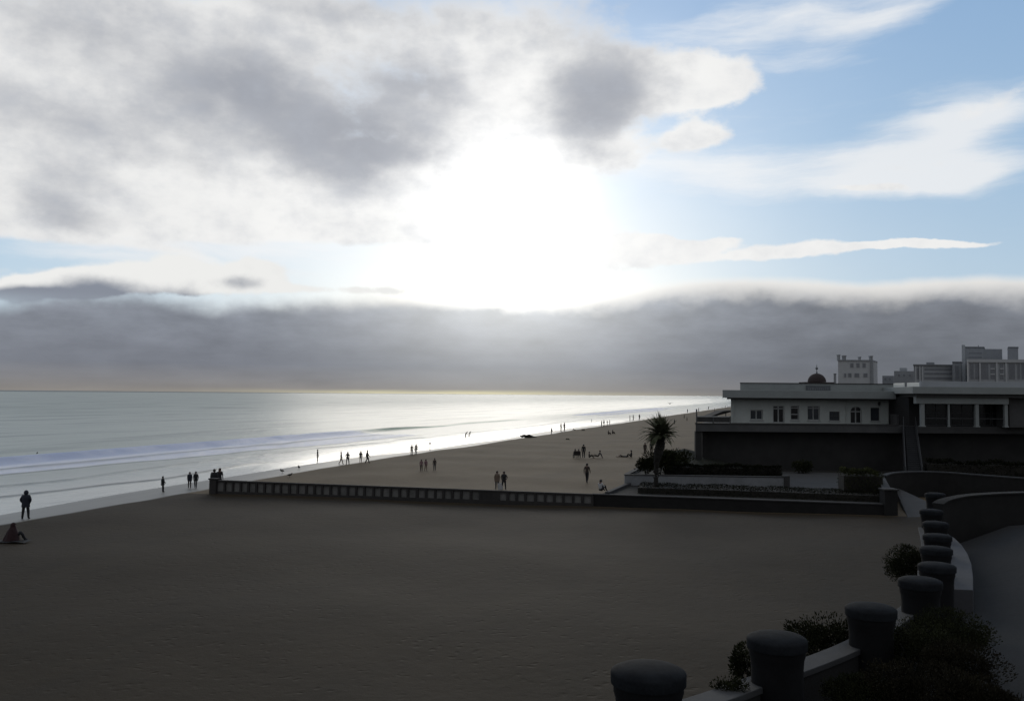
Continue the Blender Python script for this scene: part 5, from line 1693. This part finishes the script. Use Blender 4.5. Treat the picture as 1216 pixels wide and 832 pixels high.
def build_people():
    G1 = 'people walking along the wet sand'
    G2 = 'tiny people far along the beach'
    # left foreground
    person('man in dark hooded jacket standing alone on the dark sand, seen from behind', 30, 616, 33, 'stand_apart', AW + .15, NAVY, BLACK, heavy=1.2, hood=NAVY, lim=(1.6, 1.95), coat=True)
    o = person('person in dark red hooded top sitting low on the sand at the left edge', 14, 642, 0, 'sit', pi / 2 + .5, RED, BLACK, heavy=1.2, hood=RED, scale=1.08)
    red_cape(o)
    person('stooping person with a bundle walking alone along the water, arm stretched out', 193, 584, 18, 'arm_out', pi / 2 + .5, BLACK, BLACK, group=G1, heavy=1.15, coat=True)
    person('left one of two dark figures strolling together near the groyne end', 225, 579, 18, 'stroll', .4, NAVY, BROWN, group=G1, coat=True)
    person('right one of two dark figures strolling together near the groyne end', 232.2, 579, 18.5, 'walk', .2, BLACK, GREY, group=G1, coat=True)
    person('dark bulky figure leaning at the seaward end of the groyne', 253.5, 585.5, 27, 'stand', AW, BLACK, BLACK, heavy=1.3, at=ground_at(254.0, 584.0), lim=(1.6, 2.0), coat=True)
    person('slim dark figure standing just behind the groyne end', 259.8, 581.5, 25, 'stand', .5, BLACK, BLACK, at=ground_at(260.5, 581.5), hair='long')
    # middle, along the water
    person('lone figure standing out in the shallow wash, left of the walking group', 377, 547.5, 14.5, 'stand', pi / 2, BLACK, BROWN, group=G1, bare=True)
    person('first from the left of the four walkers on the wet sand', 405, 551, 14, 'walk', pi / 2, BLACK, TAN, group=G1)
    person('second from the left of the four walkers, dark clothes', 412.8, 551.5, 14.5, 'stand_apart', AW, BLACK, BLACK, group=G1)
    person('third of the four walkers, dark top and bare legs', 428.3, 549.5, 13.5, 'stand', .3, BLACK, BLACK, group=G1, bare=True)
    person('rightmost of the four walkers, striding with legs wide apart', 436.2, 549.5, 14.5, 'walk', pi / 2 + .3, BLACK, BLACK, group=G1, heavy=1.15)
    person('left one of the couple holding hands at the edge of the wet sand', 489, 540.5, 12, 'hold_hands', .2, BLACK, BLACK, group=G1)
    person('right one of the couple holding hands at the edge of the wet sand', 494, 539.5, 12, 'stroll', .2, BROWN, BLACK, group=G1)
    # on the dry sand beyond the groyne
    G3 = 'people on the dry sand beyond the groyne'
    person('left one of three hazy pinkish figures on the dry sand', 500.3, 559.5, 12.5, 'stand', .2, PINK, BROWN, group=G3)
    person('middle one of three hazy pinkish figures, the palest and slimmest', 505.6, 559, 12, 'stroll', .5, PINK, TAN, group=G3)
    person('right one of three hazy figures, standing a little apart and darker', 516, 558.5, 14, 'stand', -.3, BROWN, GREY, group=G3)
    person('left one of the pair standing close behind the groyne, brown jacket', 590.2, 583, 21, 'stand', .2, TAN, GREY, group=G3, at=ground_at(590.2, 581), coat=True)
    person('right one of the pair standing close behind the groyne, dark jacket', 598.4, 583.5, 21, 'stand_apart', -.3, BLACK, BLACK, group=G3, at=ground_at(598.4, 581.5), coat=True)
    person('person in dark clothes walking alone across the sand near the palm planter', 697, 573, 22, 'walk', AW - .4, BROWN, BLACK, group=G3, sleeve=BLACK)
    gp = ground_at(712.5, 582.5); gp = Vector((gp.x, gp.y, PLAT_Z * .25))
    person('person in a pale shirt and dark hat sitting at the end of the garden wall', 712.5, 583, 0, 'sit', pi / 2 + .8, WHITE, BLACK, group=G3, at=P(713, 583, gline(7) + .9) , scale=.98)
    # seated party
    G4 = 'beach party sitting on the mid sand'
    person('leftmost of the seated beach party, upright in dark clothes', 683, 543.5, 0, 'chair', AW + .3, BLACK, BLACK, group=G4, scale=.95)
    person('second of the seated beach party, upright beside the first', 687.2, 543.5, 0, 'chair', AW - .2, BLACK, BROWN, group=G4, scale=.95)
    person('standing member of the seated beach party', 693, 543.5, 15.5, 'stand', AW, BLACK, BLACK, group=G4)
    person('small figure sitting right of the standing one in the beach party', 699.5, 543.5, 0, 'sit', pi / 2, BROWN, BLACK, group=G4, scale=.95)
    person('person leaning back on both arms at the right end of the beach party', 710.3, 543.5, 0, 'sit_back', -pi / 2 - .2, GREY, BROWN, group=G4, scale=1.05, bare=True)
    person('person lying flat on the sand beside the sitting sunbather', 739.5, 542.5, 0, 'lie', -pi / 2, GREY, BROWN, group=G4, scale=1.0, bare=True)
    person('dark figure sitting up with knees bent, right of the lying sunbather', 750, 543, 0, 'sit', -pi / 2, BLACK, BLACK, group=G4, scale=1.1)
    # by the palm
    person('left one of two figures half hidden behind the palm bushes', 766, 537, 14, 'stand', .3, BROWN, BROWN, group=G3, at=ground_at(766, 540))
    person('right one of two figures half hidden behind the palm bushes', 773.6, 536, 14, 'stand', -.3, BLACK, BROWN, group=G3, at=ground_at(773.6, 539))
    # far along the shore
    for lab, u, v, px, pose, top in [
        ('short single figure at the water edge right of the driftwood heap', 655, 515.2, 6, 'stand', GREY),
        ('left one of the far couple in the glitter of the shallows', 666.2, 512, 9, 'stand', BROWN),
        ('right one of the far couple in the glitter of the shallows', 670.2, 511.3, 9, 'hold_hands', BROWN),
        ('swimmer standing in the breakers above the far group of four', 702.3, 501.3, 3, 'stand', BLACK),
        ('first of the far group of four at the waterline', 714.3, 506.5, 7, 'stand', GREY),
        ('second of the far group of four at the waterline', 717.2, 506.2, 7.5, 'stroll', BROWN),
        ('third of the far group of four, with an arm out', 721, 505.3, 6, 'arm_out', BROWN),
        ('last of the far group of four at the waterline', 724, 503.8, 5, 'stand', GREY),
        ('left one of three upright figures by the water left of the palm crown', 748, 500, 8, 'stand', GREY),
        ('middle one of three upright figures by the water left of the palm crown', 752, 499.3, 8, 'stroll', BROWN),
        ('rightmost of three upright figures by the water left of the palm crown', 759.3, 498.6, 7.5, 'stand', BROWN),
        ('tiny dark figure on the sand just right of the palm crown', 801, 503.2, 4.6, 'stand', BLACK),
        ('upper one of two dark dots walking on the sand beyond the palm', 812.6, 496.6, 4.4, 'stroll', BLACK),
        ('lower one of two dark dots walking on the sand beyond the palm', 815.8, 499.6, 4.6, 'stroll', BROWN),
        ('distant upright figure at the shore, left of the deck corner', 829.5, 488.6, 6.5, 'stand', BLACK),
        ('faint distant figure on the shoreline beyond the palm', 816.4, 489.8, 4.2, 'stand', GREY),
        ('tall distant figure at the shore above the balustrade', 841.4, 486.2, 6.4, 'stand', GREY),
        ('distant dark figure on the sand just above the dark awning', 848.4, 488.6, 6.6, 'stand', BLACK),
        ('most distant figure on the beach beside the pavilion roof corner', 861.3, 484.2, 6.4, 'stand', GREY),
        ('faint wading figure in the far shallows, left of a like one', 553, 519, 4.2, 'bend', GREY),
        ('faint wading figure in the far shallows, right of a like one', 557, 518.6, 4.2, 'bend', GREY),
        ('left one of two small crouching figures on the far middle sand', 722.4, 515.6, 4, 'sit', BROWN),
        ('right one of two small crouching figures on the far middle sand', 727.4, 515, 4, 'sit', BROWN),
    ]:
        person(lab, u, v, px, pose, random.uniform(-1, 1) + pi / 2, top, top, group=G2, lim=(1.4, 2.1))


build_people()


# ------------------------------------------------------------------ small things on the beach
def small_things():
    # towel and blanket under the red figure
    g = ground_at(9, 643)
    m = MB(); n = 9
    vs = [(-1.5 + 3.0 * i / n, -.45 + .9 * j / 4, .03 + .03 * math.sin(i * 1.9 + j) ) for i in range(n + 1) for j in range(5)]
    m.add(vs, [(i * 5 + j, i * 5 + j + 1, i * 5 + j + 6, i * 5 + j + 5) for i in range(n) for j in range(4)])
    o = m.build('beach_blanket', cloth(BLACK), smooth=True, origin=None); o.location = (g.x - .3, g.y, g.z + .02)
    tag(o, 'dark rumpled blanket spread under the red hooded figure', 'blanket')
    # heap of driftwood and weed at the tide line
    g = ground_at(626, 519.5)
    o = empty('driftwood_heap', g, 0, 'low dark heap of driftwood at the tide line in the glitter', 'driftwood')
    for k in range(16):
        a = random.uniform(-.5, .5); x = random.uniform(-1.1, 1.1); z = .12 + random.uniform(0, .7) * (1 - abs(x) / 1.3)
        ln = random.uniform(.5, 1.1)
        MB().tube([(x - ln * math.cos(a), random.uniform(-.3, .3), max(.05, z - .1)), (x, random.uniform(-.3, .3), z + .08), (x + ln * math.cos(a), random.uniform(-.3, .3), max(.05, z - .12))], [.09, .14, .07], 7).build('log', M['bark'], o)
    # thin stake standing in the wash
    g = ground_at(510.5, 534.5)
    o = empty('marker_stake', g, 0, 'thin stake with a small top standing in the wash right of the couple', 'stake')
    h = 8.5 * g.y / FPX
    MB().tube([(0, 0, -.3), (0, 0, h)], [.05, .04], 8).build('pole', M['timber'], o)
    MB().lathe([(0, h - .2), (.13, h - .12), (.13, h + .05), (0, h + .12)], 10).build('head', M['timber'], o)
    # chairs under the upright pair of the party
    for u, lab in ((683, 'left'), (687.2, 'right')):
        g = ground_at(u, 543.5)
        c = empty('beach_chair', g, AW, f'low dark folding chair, {lab} of two under the upright pair of the beach party', 'chair', 'folding chairs of the beach party')
        MB().box(-.24, .24, -.26, .22, .36, .40).build('seat', M['timber'], c)
        MB().add([(-.24, .20, .40), (.24, .20, .40), (.24, .34, .88), (-.24, .34, .88), (-.24, .23, .40), (.24, .23, .40), (.24, .37, .88), (-.24, .37, .88)],
                 [(0, 1, 2, 3), (7, 6, 5, 4), (0, 4, 5, 1), (1, 5, 6, 2), (2, 6, 7, 3), (3, 7, 4, 0)]).build('backrest', M['timber'], c)
        for sx in (-.22, .22):
            for sy in (-.24, .2): MB().bar((sx, sy, -.05), (sx, sy, .36), .03, .03).build('leg', M['timber'], c)
    # white bag between the pair behind the groyne
    g = ground_at(594.2, 581.5)
    o = empty('shopping_bag', g, .3, 'white bag standing between the two people behind the groyne', 'bag')
    MB().add([(-.2, -.1, 0), (.2, -.1, 0), (.2, .1, 0), (-.2, .1, 0), (-.24, -.05, .62), (.24, -.05, .60), (.24, .05, .62), (-.24, .05, .6)],
             [(0, 1, 2, 3), (7, 6, 5, 4), (0, 4, 5, 1), (1, 5, 6, 2), (2, 6, 7, 3), (3, 7, 4, 0)]).build('bag', cloth(WHITE), o)
    MB().tube([(-.13, 0, .58), (-.08, 0, .78), (.08, 0, .78), (.13, 0, .58)], .012, 6).build('handle', cloth(WHITE), o)
    # small dark birds on the wet sand
    for u, v, lab in [(335, 561.5, 'dark bird standing at the water line, left of a like one by the groyne'), (355, 557, 'dark bird standing at the water line, right of a like one'), (344, 566.5, 'dark bird lower on the wet sand just above the groyne rail'),
                      (44, 539.5, 'bird sitting on the water in front of the left end of the breaker')]:
        g = ground_at(u, v); s = 1.2
        o = empty('seabird', (g.x, g.y, g.z), random.uniform(0, 6), lab, 'bird', 'birds along the water')
        MB().lathe([(0.0, -.28), (.05, -.22), (.10, -.08), (.115, .04), (.09, .16), (.045, .22), (.0, .24)], 10).build('body', M['timber'], o, smooth=True)
        b = o.children[0]; b.rotation_euler = (R(78), 0, 0); b.location = (0, 0, .27)
        MB().lathe([(0, -.06), (.055, -.03), (.06, .02), (.03, .06), (0, .07)], 8, (0, -.22, .40)).tube([(0, -.16, .30), (0, -.22, .40)], [.055, .045], 7).tube([(0, -.26, .41), (0, -.36, .39)], [.015, .004], 5).build('head', M['timber'], o, smooth=True)
        for sx in (-.04, .04): MB().tube([(sx, 0, .2), (sx, .01, -.02)], .01, 5).build('leg', M['timber'], o)
    # a gull on the wing over the far surf
    c = P(795.5, 479, 150)
    o = empty('gull', c, .4, 'small gull flying over the far surf above the palm', 'bird')
    MB().lathe([(0, -.28), (.06, -.18), (.075, 0), (.05, .18), (0, .28)], 8).build('body', M['timber'], o, smooth=True)
    o.children[0].rotation_euler = (R(90), 0, 0)
    for sg in (-1, 1):
        MB().add([(sg * .05, -.1, .03), (sg * .40, -.02, .20), (sg * .85, .10, .10), (sg * .42, .14, .19), (sg * .05, .1, .03)], [(0, 1, 3, 4), (1, 2, 3)]).build('wing', M['timber'], o)
    # scraps of weed on the sand
    for u, v, lab in [(674.5, 521.8, 'dark clump of seaweed alone on the sand behind the glitter'), (692.5, 511, 'dark clump of seaweed at the top of the wet sand'), (682, 510.5, 'small clump of seaweed nearest the far group of four')]:
        g = ground_at(u, v)
        o = empty('seaweed_clump', g, 0, lab, 'seaweed', 'clumps of seaweed')
        m = MB()
        for k in range(14):
            a = random.uniform(0, 6.28); l = random.uniform(.2, .55)
            m.tube([(0, 0, .08), (math.cos(a) * l * .5, math.sin(a) * l * .3, .2 * random.random() + .05), (math.cos(a) * l, math.sin(a) * l * .6, .03)], [.05, .05, .02], 5)
        m.build('fronds', M['bark'], o)


small_things()
